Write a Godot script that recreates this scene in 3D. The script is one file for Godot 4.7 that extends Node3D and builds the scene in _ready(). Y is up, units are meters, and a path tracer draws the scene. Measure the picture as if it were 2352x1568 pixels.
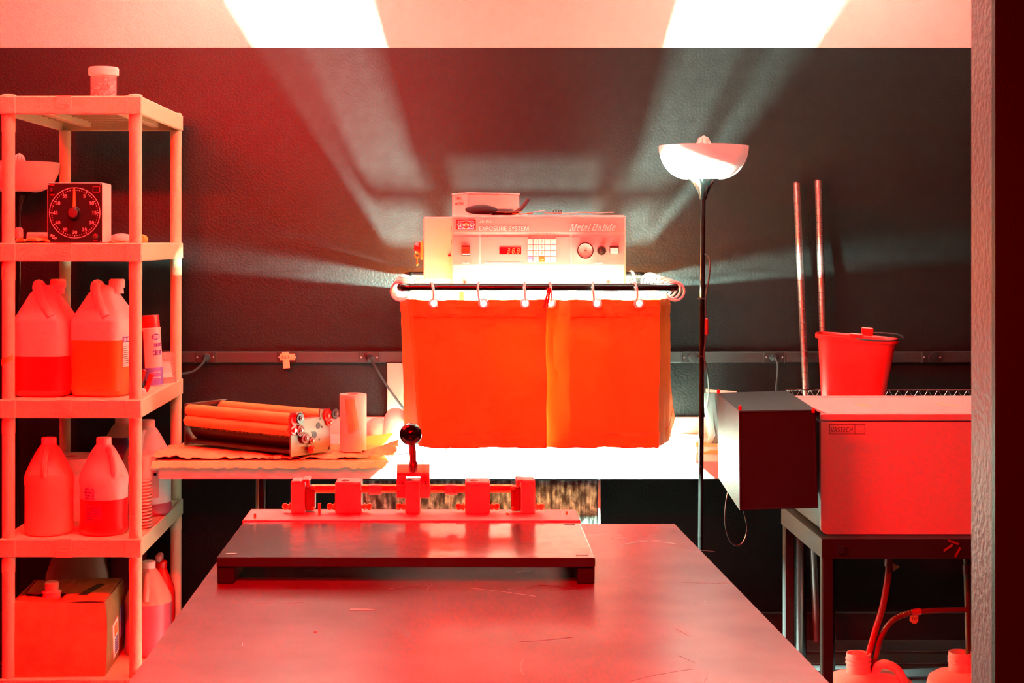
extends Node3D

# ------------------------------------------------------------------ frame of reference
const F := 3600.0          # focal length in pixels of the 2352 x 1568 frame
const CX := 1030.0         # principal point
const CY := 550.0
const EYE := 1.463         # eye height in metres
const BENCH := 0.755
const TABLE := 0.9

func P(x: float, y: float, d: float) -> Vector3:
	return Vector3((x - CX) / F * d, EYE - (y - CY) / F * d, -d)

# ------------------------------------------------------------------ mesh collector
class M:
	var v := PackedVector3Array()
	func tri(a: Vector3, b: Vector3, c: Vector3) -> void:
		v.append(a); v.append(b); v.append(c)
	func quad(a: Vector3, b: Vector3, c: Vector3, d: Vector3) -> void:
		tri(a, b, c); tri(a, c, d)
	func tric(o: Vector3, a: Vector3, b: Vector3, c: Vector3) -> void:
		if (b - a).cross(c - a).dot((a + b + c) / 3.0 - o) < 0.0: tri(a, c, b)
		else: tri(a, b, c)
	func quadc(o: Vector3, a: Vector3, b: Vector3, c: Vector3, d: Vector3) -> void:
		tric(o, a, b, c); tric(o, a, c, d)
	func add(o: M, x := Transform3D.IDENTITY) -> M:
		for p in o.v: v.append(x * p)
		return self
	func moved(x: Transform3D) -> M:
		for i in v.size(): v[i] = x * v[i]
		return self
	# box with chamfered edges
	func box(c: Vector3, s: Vector3, b := 0.002, x := Transform3D.IDENTITY) -> M:
		var h := s * 0.5
		b = minf(b, minf(h.x, minf(h.y, h.z)) * 0.9)
		var start := v.size()
		var pt := func(sg: Vector3, ax: int) -> Vector3:
			var q := h - Vector3(b, b, b)
			q[ax] = h[ax]
			return c + q * sg
		for ax in 3:
			var u := (ax + 1) % 3
			var w := (ax + 2) % 3
			for sn in [-1.0, 1.0]:
				var k := []
				for pr in [[-1, -1], [1, -1], [1, 1], [-1, 1]]:
					var g := Vector3.ZERO
					g[ax] = sn; g[u] = pr[0]; g[w] = pr[1]
					k.append(pt.call(g, ax))
				quadc(c, k[0], k[1], k[2], k[3])
			for s1 in [-1.0, 1.0]:
				for s2 in [-1.0, 1.0]:
					var g1 := Vector3.ZERO
					g1[ax] = -1; g1[u] = s1; g1[w] = s2
					var g2 := g1
					g2[ax] = 1
					quadc(c, pt.call(g1, u), pt.call(g1, w), pt.call(g2, w), pt.call(g2, u))
		for sx in [-1.0, 1.0]:
			for sy in [-1.0, 1.0]:
				for sz in [-1.0, 1.0]:
					var g := Vector3(sx, sy, sz)
					tric(c, pt.call(g, 0), pt.call(g, 1), pt.call(g, 2))
		if x != Transform3D.IDENTITY:
			for i in range(start, v.size()): v[i] = x * v[i]
		return self
	# box given by eight corners: front tl, tr, br, bl then back tl, tr, br, bl
	func hexa(k: Array) -> M:
		var o := Vector3.ZERO
		for p in k: o += p / 8.0
		quadc(o, k[0], k[1], k[2], k[3]); quadc(o, k[4], k[5], k[6], k[7])
		for i in 4:
			var j := (i + 1) % 4
			quadc(o, k[i], k[j], k[j + 4], k[i + 4])
		return self
	# rings of equal length, seen from above they run counter-clockwise; bottom to top
	func loft(rings: Array, cap0 := true, cap1 := true) -> M:
		var n: int = rings[0].size()
		for i in rings.size() - 1:
			for k in n:
				var l := (k + 1) % n
				quad(rings[i][k], rings[i][l], rings[i + 1][l], rings[i + 1][k])
		for e in 2:
			if (e == 0 and not cap0) or (e == 1 and not cap1): continue
			var r: Array = rings[0] if e == 0 else rings[-1]
			var o := Vector3.ZERO
			for p in r: o += p / float(n)
			for k in n:
				var l := (k + 1) % n
				if e == 0: tri(o, r[l], r[k])
				else: tri(o, r[k], r[l])
		return self
	# profile of (radius, height) turned about y
	func lathe(pr: Array, seg := 24, x := Transform3D.IDENTITY) -> M:
		var rings := []
		for q in pr:
			var r := []
			for k in seg:
				var t := TAU * k / seg
				r.append(x * Vector3(q[0] * cos(t), q[1], -q[0] * sin(t)))
			rings.append(r)
		return loft(rings, pr[0][0] > 0.0002, pr[-1][0] > 0.0002)
	func tube(pts: Array, r: float, seg := 8, r2 := -1.0) -> M:
		var rings := []
		var side := Vector3.ZERO
		for i in pts.size():
			var d: Vector3 = (pts[mini(i + 1, pts.size() - 1)] - pts[maxi(i - 1, 0)])
			if d.length() < 1e-7: d = Vector3.UP
			d = d.normalized()
			if side == Vector3.ZERO:
				side = d.cross(Vector3.UP if absf(d.y) < 0.9 else Vector3.RIGHT).normalized()
			else:
				side = (side - d * side.dot(d)).normalized()
			var up := side.cross(d)
			var rr: float = r if r2 < 0.0 else lerpf(r, r2, float(i) / (pts.size() - 1))
			var ring := []
			for k in seg:
				var t := TAU * k / seg
				ring.append(pts[i] + (side * cos(t) - up * sin(t)) * rr)
			rings.append(ring)
		return loft(rings)
	func rod(a: Vector3, b: Vector3, r: float, seg := 12, r2 := -1.0) -> M:
		return tube([a, b], r, seg, r2)
	func ring(c: Vector3, n: Vector3, rad: float, r: float, seg := 24, sub := 6) -> M:
		var s := n.cross(Vector3.UP if absf(n.y) < 0.9 else Vector3.RIGHT).normalized()
		var u := s.cross(n).normalized()
		for i in seg:
			for k in sub:
				var q := []
				for pr in [[i, k], [i, k + 1], [i + 1, k + 1], [i + 1, k]]:
					var t: float = TAU * pr[0] / seg
					var w: float = TAU * pr[1] / sub
					var dir := s * cos(t) + u * sin(t)
					q.append(c + dir * (rad + r * cos(w)) + n.normalized() * r * sin(w))
				quad(q[0], q[3], q[2], q[1])
		return self
	func ball(c: Vector3, r: Vector3, nu := 20, nv := 12) -> M:
		var pr := []
		for i in nv + 1:
			var t := PI * i / nv
			pr.append([sin(t), -cos(t)])
		return lathe(pr, nu, Transform3D(Basis.from_scale(r), c))
	# flat polygon (x, y) extruded from z0 to z1 (z1 > z0)
	func prism(poly: Array, z0: float, z1: float, x := Transform3D.IDENTITY) -> M:
		var p := PackedVector2Array(poly)
		if Geometry2D.is_polygon_clockwise(p): p.reverse()
		var idx := Geometry2D.triangulate_polygon(p)
		for i in range(0, idx.size(), 3):
			var a := p[idx[i]]
			var b := p[idx[i + 1]]
			var c := p[idx[i + 2]]
			if (b - a).cross(c - a) < 0.0:
				var sw := b
				b = c
				c = sw
			tri(x * Vector3(a.x, a.y, z1), x * Vector3(b.x, b.y, z1), x * Vector3(c.x, c.y, z1))
			tri(x * Vector3(a.x, a.y, z0), x * Vector3(c.x, c.y, z0), x * Vector3(b.x, b.y, z0))
		for i in p.size():
			var a := p[i]
			var b := p[(i + 1) % p.size()]
			quad(x * Vector3(a.x, a.y, z0), x * Vector3(b.x, b.y, z0), x * Vector3(b.x, b.y, z1), x * Vector3(a.x, a.y, z1))
		return self
	# a sheet with thickness; f(u, v) gives the middle surface
	func sheet(nu: int, nv: int, f: Callable, th: float, gaps := []) -> M:
		var g := []
		for i in nu + 1:
			var row := []
			for j in nv + 1: row.append(f.call(float(i) / nu, float(j) / nv))
			g.append(row)
		var fr := []
		var bk := []
		for i in nu + 1:
			var r1 := []
			var r2 := []
			for j in nv + 1:
				var du: Vector3 = g[mini(i + 1, nu)][j] - g[maxi(i - 1, 0)][j]
				var dv: Vector3 = g[i][mini(j + 1, nv)] - g[i][maxi(j - 1, 0)]
				var n := du.cross(dv).normalized() * th * 0.5
				r1.append(g[i][j] + n); r2.append(g[i][j] - n)
			fr.append(r1); bk.append(r2)
		for i in nu:
			for j in nv:
				if Vector2i(i, j) in gaps: continue
				quad(fr[i][j], fr[i + 1][j], fr[i + 1][j + 1], fr[i][j + 1])
				quad(bk[i][j], bk[i][j + 1], bk[i + 1][j + 1], bk[i + 1][j])
		for i in nu:
			quad(fr[i][0], bk[i][0], bk[i + 1][0], fr[i + 1][0])
			quad(fr[i][nv], fr[i + 1][nv], bk[i + 1][nv], bk[i][nv])
		for j in nv:
			quad(fr[0][j], fr[0][j + 1], bk[0][j + 1], bk[0][j])
			quad(fr[nu][j], bk[nu][j], bk[nu][j + 1], fr[nu][j + 1])
		return self
	func mesh(angle := 38.0) -> ArrayMesh:
		var nt := v.size() / 3
		var fn := PackedVector3Array()
		var fu := PackedVector3Array()
		var bucket := {}
		for t in nt:
			var n := (v[t * 3 + 1] - v[t * 3]).cross(v[t * 3 + 2] - v[t * 3])
			fn.append(n); fu.append(n.normalized())
			for k in 3:
				var key := Vector3i((v[t * 3 + k] * 20000.0).round())
				if bucket.has(key): bucket[key].append(t)
				else: bucket[key] = PackedInt32Array([t])
		var lim := cos(deg_to_rad(angle))
		var ov := PackedVector3Array()
		var on := PackedVector3Array()
		for t in nt:
			if fn[t].length_squared() < 1e-22: continue
			for k in [0, 2, 1]:
				var p := v[t * 3 + k]
				var s := Vector3.ZERO
				for o in bucket[Vector3i((p * 20000.0).round())]:
					if fu[o].dot(fu[t]) >= lim: s += fn[o]
				ov.append(p)
				on.append(s.normalized() if s.length_squared() > 1e-24 else fu[t])
		var a := []
		a.resize(Mesh.ARRAY_MAX)
		a[Mesh.ARRAY_VERTEX] = ov
		a[Mesh.ARRAY_NORMAL] = on
		var am := ArrayMesh.new()
		am.add_surface_from_arrays(Mesh.PRIMITIVE_TRIANGLES, a)
		return am

# ------------------------------------------------------------------ scene helpers
var taken := {}
func numbered(n: String) -> String:
	if not taken.has(n):
		taken[n] = 0
		return n
	taken[n] += 1
	return "%s_%03d" % [n, taken[n]]

func meta(o: Node, label: String, cat: String, group := "", kind := "") -> void:
	if label: o.set_meta("label", label)
	if cat: o.set_meta("category", cat)
	if group: o.set_meta("group", group)
	if kind: o.set_meta("kind", kind)

func thing(n: String, label: String, cat: String, at := Vector3.ZERO, yaw := 0.0, group := "") -> Node3D:
	var o := Node3D.new()
	o.name = numbered(n)
	add_child(o)
	o.position = at
	o.rotation.y = deg_to_rad(yaw)
	meta(o, label, cat, group)
	return o

func part(parent: Node, n: String, m, mat: Material, angle := 38.0, at := Vector3.ZERO, rot := Vector3.ZERO) -> MeshInstance3D:
	var o := MeshInstance3D.new()
	o.name = n
	o.mesh = m.mesh(angle) if m is M else m
	o.material_override = mat
	parent.add_child(o, true)
	o.position = at
	o.rotation_degrees = rot
	return o

func single(n: String, label: String, cat: String, m, mat: Material, at := Vector3.ZERO, group := "", angle := 38.0, rot := Vector3.ZERO) -> MeshInstance3D:
	var o := part(self, numbered(n), m, mat, angle, at, rot)
	meta(o, label, cat, group)
	return o

func struct(n: String, m, mat: Material, label := "") -> MeshInstance3D:
	var o := part(self, n, m, mat)
	meta(o, label, "", "", "structure")
	return o

# lettering scaled to a width and a height, centred at `at` (0 keeps the aspect)
func text(parent: Node, s: String, at: Vector3, w: float, h: float, mat: Material, rot := Vector3.ZERO, fname := "Droid Sans", weight := 400, slant := 0.0, called := "lettering") -> MeshInstance3D:
	var f := SystemFont.new()
	f.font_names = PackedStringArray([fname])
	f.font_weight = weight
	var t := TextMesh.new()
	t.text = s
	t.font = f
	t.font_size = 32
	t.pixel_size = 0.001
	t.depth = 0.002
	t.curve_step = 1.5
	var bb := t.get_aabb()
	var sx := w / bb.size.x if w > 0.0 else h / bb.size.y
	var sy := h / bb.size.y if h > 0.0 else sx
	var o := MeshInstance3D.new()
	o.name = called
	o.mesh = t
	o.material_override = mat
	parent.add_child(o, true)
	var b := Basis.from_euler(rot * PI / 180.0) * Basis(Vector3(1, 0, 0), Vector3(slant, 1, 0), Vector3(0, 0, 1)) * Basis.from_scale(Vector3(sx, sy, 0.4))
	o.transform = Transform3D(b, at - b * (bb.position + bb.size * 0.5))
	return o

# ------------------------------------------------------------------ materials
var mats := {}
func noise_tex(freq: float, seed_: int, lo: Color, hi: Color, normal := false, strength := 4.0, size := 256, oct := 3) -> NoiseTexture2D:
	var n := FastNoiseLite.new()
	n.noise_type = FastNoiseLite.TYPE_SIMPLEX_SMOOTH
	n.seed = seed_
	n.frequency = freq
	n.fractal_octaves = oct
	var t := NoiseTexture2D.new()
	t.noise = n
	t.width = size
	t.height = size
	t.seamless = true
	if normal:
		t.as_normal_map = true
		t.bump_strength = strength
	else:
		var g := Gradient.new()
		g.set_color(0, lo)
		g.set_color(1, hi)
		t.color_ramp = g
	return t

var nrm_fine: NoiseTexture2D
var nrm_soft: NoiseTexture2D
func mt(key: String, c: Color, rough := 0.6, metal := 0.0, o := {}) -> StandardMaterial3D:
	if mats.has(key): return mats[key]
	var m := StandardMaterial3D.new()
	m.resource_name = key
	m.albedo_color = c
	m.roughness = rough
	m.metallic = metal
	if o.has("normal"):
		m.normal_enabled = true
		m.normal_texture = nrm_fine if o.normal == "fine" else nrm_soft
		m.normal_scale = o.get("nscale", 0.5)
		m.uv1_triplanar = true
		m.uv1_world_triplanar = true
		m.uv1_scale = Vector3.ONE * o.get("scale", 6.0)
	if o.has("mottle"):
		m.albedo_texture = o.mottle
		m.uv1_triplanar = true
		m.uv1_world_triplanar = true
		m.uv1_scale = Vector3.ONE * o.get("scale", 6.0)
	if o.has("alpha"):
		m.transparency = BaseMaterial3D.TRANSPARENCY_ALPHA
		m.albedo_color.a = o.alpha
	if o.has("back"):
		m.backlight_enabled = true
		m.backlight = o.back
	if o.has("sss"):
		m.subsurf_scatter_enabled = true
		m.subsurf_scatter_strength = o.sss
	if o.has("glow"):
		m.emission_enabled = true
		m.emission = o.glow
		m.emission_energy_multiplier = o.get("power", 1.0)
	if o.has("spec"): m.metallic_specular = o.spec
	if o.has("refract"):
		m.refraction_enabled = true
		m.refraction_scale = o.refract
		m.albedo_color.a = 0.0
	mats[key] = m
	return m

func area(parent: Node, n: String, at: Vector3, dir: Vector3, size: Vector2, col: Color, energy: float) -> AreaLight3D:
	var l := AreaLight3D.new()
	l.name = n
	l.area_size = size
	l.light_color = col
	l.light_energy = energy
	l.area_normalize_energy = true
	l.shadow_enabled = true
	l.area_range = 12.0
	l.area_attenuation = 2.0
	parent.add_child(l, true)
	var up := Vector3.UP if absf(dir.normalized().y) < 0.95 else Vector3.FORWARD
	l.look_at_from_position(at, at + dir, up)
	return l

func fbm(n: FastNoiseLite, p: Vector3) -> float:
	return n.get_noise_3d(p.x, p.y, p.z)

func new_noise(s: int, f: float) -> FastNoiseLite:
	var n := FastNoiseLite.new()
	n.seed = s
	n.frequency = f
	n.fractal_octaves = 3
	return n

# crumpled lump: ellipsoid pushed about by ridged noise
func lump(r: Vector3, amp: float, freq: float, s: int, nu := 40, nv := 24, flat := true) -> M:
	var n := new_noise(s, freq)
	n.noise_type = FastNoiseLite.TYPE_CELLULAR
	n.cellular_return_type = FastNoiseLite.RETURN_DISTANCE2_SUB
	n.fractal_octaves = 1
	var n2 := new_noise(s + 7, freq * 0.5)
	var m := M.new()
	var rings := []
	for i in nv + 1:
		var t := PI * (0.02 + 0.96 * i / nv)
		var ring := []
		for k in nu:
			var a := TAU * k / nu
			var d := Vector3(sin(t) * cos(a), -cos(t), -sin(t) * sin(a))
			var q := 1.0 + amp * (fbm(n, d * 10.0) + 1.2 * fbm(n2, d * 10.0))
			var p := d * r * q
			if flat: p.y = maxf(p.y, -r.y * 0.45)
			ring.append(p)
		rings.append(ring)
	return m.loft(rings)

# rounded-rectangle ring at height y
func srect(y: float, hx: float, hz: float, e := 4.0, cx := 0.0, cz := 0.0, seg := 32) -> Array:
	var r := []
	for k in seg:
		var t := TAU * (k + 0.5) / seg
		var c := cos(t)
		var s := sin(t)
		var q := pow(pow(absf(c), e) + pow(absf(s), e), -1.0 / e)
		r.append(Vector3(cx + hx * c * q, y, cz - hz * s * q))
	return r

func bez(a: Vector3, b: Vector3, c: Vector3, d: Vector3, n := 12) -> Array:
	var r := []
	for i in n + 1: r.append(a.bezier_interpolate(b, c, d, float(i) / n))
	return r

func spline(p: Array, n := 6) -> Array:
	var r := []
	for i in p.size() - 1:
		for k in n:
			r.append(p[i].cubic_interpolate(p[i + 1], p[maxi(i - 1, 0)], p[mini(i + 2, p.size() - 1)], float(k) / n))
	r.append(p[-1])
	return r

func gear(r: float, teeth: int, w: float, hub: float) -> M:
	var poly := []
	for i in teeth * 4:
		var t := TAU * i / (teeth * 4)
		var q := r if i % 4 < 2 else r * 0.86
		poly.append(Vector2(cos(t), sin(t)) * q)
	var m := M.new()
	m.prism(poly, 0.0, w)
	if hub > 0.0:
		m.rod(Vector3(0, 0, w), Vector3(0, 0, w + 0.004), hub, 14)
	return m

func screw(r := 0.003) -> M:
	var m := M.new()
	m.lathe([[r, 0], [r, r * 0.4], [r * 0.6, r * 0.8], [0.0, r * 0.9]], 10, Transform3D(Basis(Vector3.RIGHT, PI / 2), Vector3.ZERO))
	return m

# ------------------------------------------------------------------ the scene
func _ready() -> void:
	# camera
	var cam := Camera3D.new()
	cam.name = "camera"
	add_child(cam)
	cam.position = Vector3(0, EYE, 0)
	var near := 0.05
	cam.set_frustum(1568.0 / F * near, Vector2((1176.0 - CX) / F * near, -(784.0 - CY) / F * near), near, 60.0)
	cam.current = true
	# a closed room: no sky, only its lamps
	var we := WorldEnvironment.new()
	we.name = "environment"
	var e := Environment.new()
	e.background_mode = Environment.BG_COLOR
	e.background_color = Color.BLACK
	e.tonemap_mode = Environment.TONE_MAPPER_LINEAR
	e.tonemap_exposure = 1.0
	e.sdfgi_enabled = true
	e.ssao_enabled = true
	e.ssil_enabled = true
	we.environment = e
	add_child(we)
	make_materials()
	# red safelights: over the shelf unit, over the table, over the camera
	safelight(Vector3(-0.95, 2.26, -3.0), 1.3, 37.0, Vector3(0.0, -0.35, -1.0), "long red safelight tube hanging above the left shelf unit")
	safelight(Vector3(0.0, 2.26, -1.3), 1.1, 20.0, Vector3(0.0, -1.0, -0.02), "long red safelight tube hanging above the steel table")
	safelight(Vector3(-0.3, 2.26, -0.2), 1.1, 9.0, Vector3(0.0, -0.3, -1.0), "long red safelight tube hanging straight above the camera")
	room()
	bench()
	exposure_unit()
	curtains()
	shelf_unit()
	shelf_goods()
	front_table()
	punch()
	torchieres()
	processor()
	wire_corner()
	bench_goods()
	wall_goods()

const CEIL := 2.8
const RED := Color(1.0, 0.0, 0.012)
const HALIDE := Color(0.80, 1.0, 0.91)

func safelight(at: Vector3, len_: float, energy: float, dir: Vector3, label: String) -> void:
	var t := thing("safelight", label, "light", at, 0, "red safelight tubes")
	part(t, "housing", M.new().box(Vector3(0, 0.05, 0), Vector3(len_ + 0.1, 0.05, 0.13), 0.01), mats.black_metal)
	part(t, "hanger_rod", M.new().rod(Vector3(-len_ * 0.4, 0.07, 0), Vector3(-len_ * 0.4, CEIL - at.y, 0), 0.006), mats.black_metal)
	part(t, "hanger_rod", M.new().rod(Vector3(len_ * 0.4, 0.07, 0), Vector3(len_ * 0.4, CEIL - at.y, 0), 0.006), mats.black_metal)
	part(t, "tube_lamp", M.new().rod(Vector3(-len_ * 0.5, 0, 0), Vector3(len_ * 0.5, 0, 0), 0.016), mt("red_tube", Color(0.5, 0, 0), 0.4, 0.0, {"glow": Color(1, 0.0, 0.01), "power": 2.0}))
	area(t, "safelight_light", at + dir.normalized() * 0.03, dir, Vector2(len_, 0.06), RED, energy)

func make_materials() -> void:
	nrm_fine = noise_tex(0.06, 3, Color.BLACK, Color.WHITE, true, 5.0)
	nrm_soft = noise_tex(0.02, 9, Color.BLACK, Color.WHITE, true, 6.0)
	mt("wall_black", Color(0.085, 0.083, 0.083), 0.42, 0.0, {"spec": 0.28, "normal": "fine", "nscale": 0.16, "scale": 5.0, "mottle": noise_tex(0.012, 21, Color(0.86, 0.86, 0.86), Color(1, 1, 1))})
	mt("wall_white", Color(0.95, 0.94, 0.92), 0.75, 0.0, {"normal": "fine", "nscale": 0.25, "scale": 5.0})
	mt("ceiling_dark", Color(0.18, 0.175, 0.175), 0.8)
	mt("ceiling_white", Color(0.93, 0.92, 0.9), 0.8)
	mt("floor_dark", Color(0.16, 0.15, 0.15), 0.7, 0.0, {"mottle": noise_tex(0.02, 5, Color(0.6, 0.6, 0.6), Color(1, 1, 1)), "scale": 1.0})
	mt("jamb_grey", Color(0.28, 0.27, 0.265), 0.5, 0.0, {"normal": "fine", "nscale": 0.35, "scale": 3.0})
	mt("black_metal", Color(0.11, 0.11, 0.115), 0.4, 0.3)
	mt("black_paint", Color(0.125, 0.12, 0.13), 0.5, 0.0, {"spec": 0.25, "normal": "fine", "nscale": 0.2, "scale": 8.0})
	mt("black_gloss", Color(0.05, 0.05, 0.05), 0.12)
	mt("black_plastic", Color(0.07, 0.07, 0.075), 0.4)
	mt("black_rubber", Color(0.06, 0.06, 0.06), 0.7)
	mt("raceway", Color(0.12, 0.115, 0.115), 0.45)
	mt("dial_black", Color(0.07, 0.07, 0.07), 0.6, 0.0, {"spec": 0.2})
	mt("bench_chrome", Color(0.5, 0.5, 0.51), 0.18, 1.0)
	mt("steel", Color(0.68, 0.68, 0.68), 0.3, 0.9)
	mt("steel_dull", Color(0.42, 0.4, 0.37), 0.45, 0.6)
	mt("chrome", Color(0.86, 0.86, 0.87), 0.14, 1.0)
	mt("brass", Color(0.8, 0.62, 0.25), 0.3, 0.9)
	mt("laminate", Color(0.88, 0.88, 0.87), 0.3)
	mt("shelf_plastic", Color(0.80, 0.74, 0.60), 0.6, 0.0, {"normal": "fine", "nscale": 0.35, "scale": 9.0})
	mt("machine_white", Color(0.88, 0.88, 0.85), 0.45)
	mt("panel_grey", Color(0.53, 0.53, 0.51), 0.5)
	mt("print_white", Color(0.97, 0.97, 0.95), 0.6)
	mt("print_black", Color(0.07, 0.06, 0.07), 0.6)
	mt("print_purple", Color(0.3, 0.16, 0.5), 0.6)
	mt("print_red", Color(0.72, 0.16, 0.1), 0.6)
	mt("vinyl", Color(0.88, 0.40, 0.10), 0.42, 0.0, {"back": Color(0.2, 0.085, 0.01), "normal": "soft", "nscale": 0.25, "scale": 2.5})
	mt("ring_plastic", Color(0.93, 0.94, 0.94), 0.25, 0.0, {"back": Color(0.5, 0.5, 0.5)})
	mt("kraft", Color(0.72, 0.52, 0.32), 0.8, 0.0, {"mottle": noise_tex(0.03, 15, Color(0.85, 0.85, 0.85), Color(1, 1, 1)), "scale": 4.0})
	mt("cardboard", Color(0.62, 0.45, 0.27), 0.8, 0.0, {"mottle": noise_tex(0.02, 16, Color(0.82, 0.82, 0.82), Color(1, 1, 1)), "scale": 3.0})
	mt("paper", Color(0.92, 0.9, 0.86), 0.8)
	mt("paper_yellow", Color(0.85, 0.66, 0.3), 0.8)
	mt("paper_orange", Color(0.85, 0.45, 0.2), 0.8)
	mt("tissue", Color(0.9, 0.88, 0.86), 0.9, 0.0, {"back": Color(0.3, 0.3, 0.3)})
	mt("masking", Color(0.84, 0.74, 0.55), 0.75)
	mt("jug_clear", Color(0.86, 0.83, 0.8), 0.35, 0.0, {"back": Color(0.35, 0.33, 0.3)})
	mt("jug_cap", Color(0.92, 0.9, 0.86), 0.45)
	mt("liquid_red", Color(0.72, 0.05, 0.09), 0.3)
	mt("liquid_orange", Color(0.86, 0.36, 0.1), 0.3)
	mt("liquid_purple", Color(0.36, 0.14, 0.3), 0.3)
	mt("liquid_pink", Color(0.72, 0.3, 0.36), 0.35)
	mt("jug_cloudy", Color(0.8, 0.55, 0.48), 0.45)
	mt("red_plastic", Color(0.75, 0.07, 0.06), 0.3)
	mt("red_dark", Color(0.42, 0.05, 0.05), 0.5)
	mt("glass", Color(0.95, 0.97, 0.97), 0.03, 0.0, {"alpha": 0.16})
	mt("clear_plastic", Color(0.95, 0.95, 0.96), 0.08, 0.0, {"alpha": 0.18})
	mt("table_steel", Color(0.42, 0.39, 0.4), 0.27, 0.2, {"spec": 0.16, "mottle": noise_tex(0.008, 31, Color(0.84, 0.82, 0.84), Color(1, 1, 1), false, 1.0, 512, 5), "scale": 0.9})
	mt("punch_plate", Color(0.17, 0.165, 0.17), 0.22, 0.15, {"normal": "soft", "nscale": 0.06, "scale": 3.0})
	mt("punch_grey", Color(0.72, 0.7, 0.67), 0.42)
	mt("strip_white", Color(0.86, 0.84, 0.8), 0.4)
	mt("shaft", Color(0.85, 0.62, 0.42), 0.28, 0.6)
	mt("roller_orange", Color(0.86, 0.52, 0.28), 0.5)
	mt("shade_white", Color(0.93, 0.93, 0.93), 0.4, 0.0, {"back": Color(0.8, 0.8, 0.8)})
	mt("processor_grey", Color(0.70, 0.68, 0.67), 0.45)
	mt("cloth_grey", Color(0.3, 0.31, 0.31), 0.9)

# ------------------------------------------------------------------ room shell
func room() -> void:
	var wd := 5.75
	var top := 2.166
	var w := Node3D.new()
	w.name = "wall_back"
	w.position = Vector3(0.2, 0, -wd)
	add_child(w)
	meta(w, "matt black wall with a white painted band along its top", "", "", "structure")
	part(w, "black_paint", M.new().box(Vector3(0, top * 0.5, -0.06), Vector3(4.8, top, 0.12), 0.0005), mats.wall_black)
	part(w, "white_band", M.new().box(Vector3(0, (top + CEIL) * 0.5, -0.06), Vector3(4.8, CEIL - top, 0.12), 0.0005), mats.wall_white)
	for q in [[-2.06, "wall_left", "black side wall with a white top band beyond the left edge"], [2.56, "wall_right", "black side wall with a white top band beyond the partition"]]:
		var sw := Node3D.new()
		sw.name = q[1]
		sw.position = Vector3(q[0], 0, -2.2)
		add_child(sw)
		meta(sw, q[2], "", "", "structure")
		part(sw, "black_paint", M.new().box(Vector3(0, top * 0.5, 0), Vector3(0.12, top, 7.1), 0.001), mats.wall_black)
		part(sw, "white_band", M.new().box(Vector3(0, (top + CEIL) * 0.5, 0), Vector3(0.12, CEIL - top, 7.1), 0.001), mats.wall_white)
	struct("wall_front", M.new().box(Vector3(0.2, CEIL * 0.5, 1.4), Vector3(4.8, CEIL, 0.12), 0.001), mats.wall_black, "black wall behind the camera")
	struct("floor", M.new().box(Vector3(0.25, -0.05, -2.2), Vector3(4.9, 0.1, 7.3), 0.001), mats.floor_dark, "dark worn floor")
	struct("trim_1", M.new().box(Vector3(0.25, CEIL - 0.015, -4.35), Vector3(4.4, 0.03, 2.78), 0.002), mats.ceiling_white, "white soffit panel above the bench, over the picture")
	struct("ceiling", M.new().box(Vector3(0.25, CEIL + 0.05, -2.2), Vector3(4.9, 0.1, 7.3), 0.001), mats.ceiling_dark, "dark ceiling above the picture")
	# the end of a partition at the right edge of the picture: textured jamb, black front
	var x0 := 1250.0 / F * 2.88
	var p := Node3D.new()
	p.name = "wall_partition"
	p.position = Vector3(x0, 0, -2.88)
	add_child(p)
	meta(p, "end of a black partition wall with a textured grey jamb", "", "", "structure")
	part(p, "front_panel", M.new().box(Vector3(0.62, CEIL * 0.5, 0.004), Vector3(1.24, CEIL, 0.02), 0.001), mats.black_paint)
	part(p, "jamb", M.new().box(Vector3(0.62, CEIL * 0.5, -0.066), Vector3(1.236, CEIL, 0.12), 0.002), mats.jamb_grey)
	struct("baseboard_back", M.new().box(Vector3(0.2, 0.05, -5.74), Vector3(4.4, 0.1, 0.02), 0.003), mats.black_paint, "black baseboard under the black wall")
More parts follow.
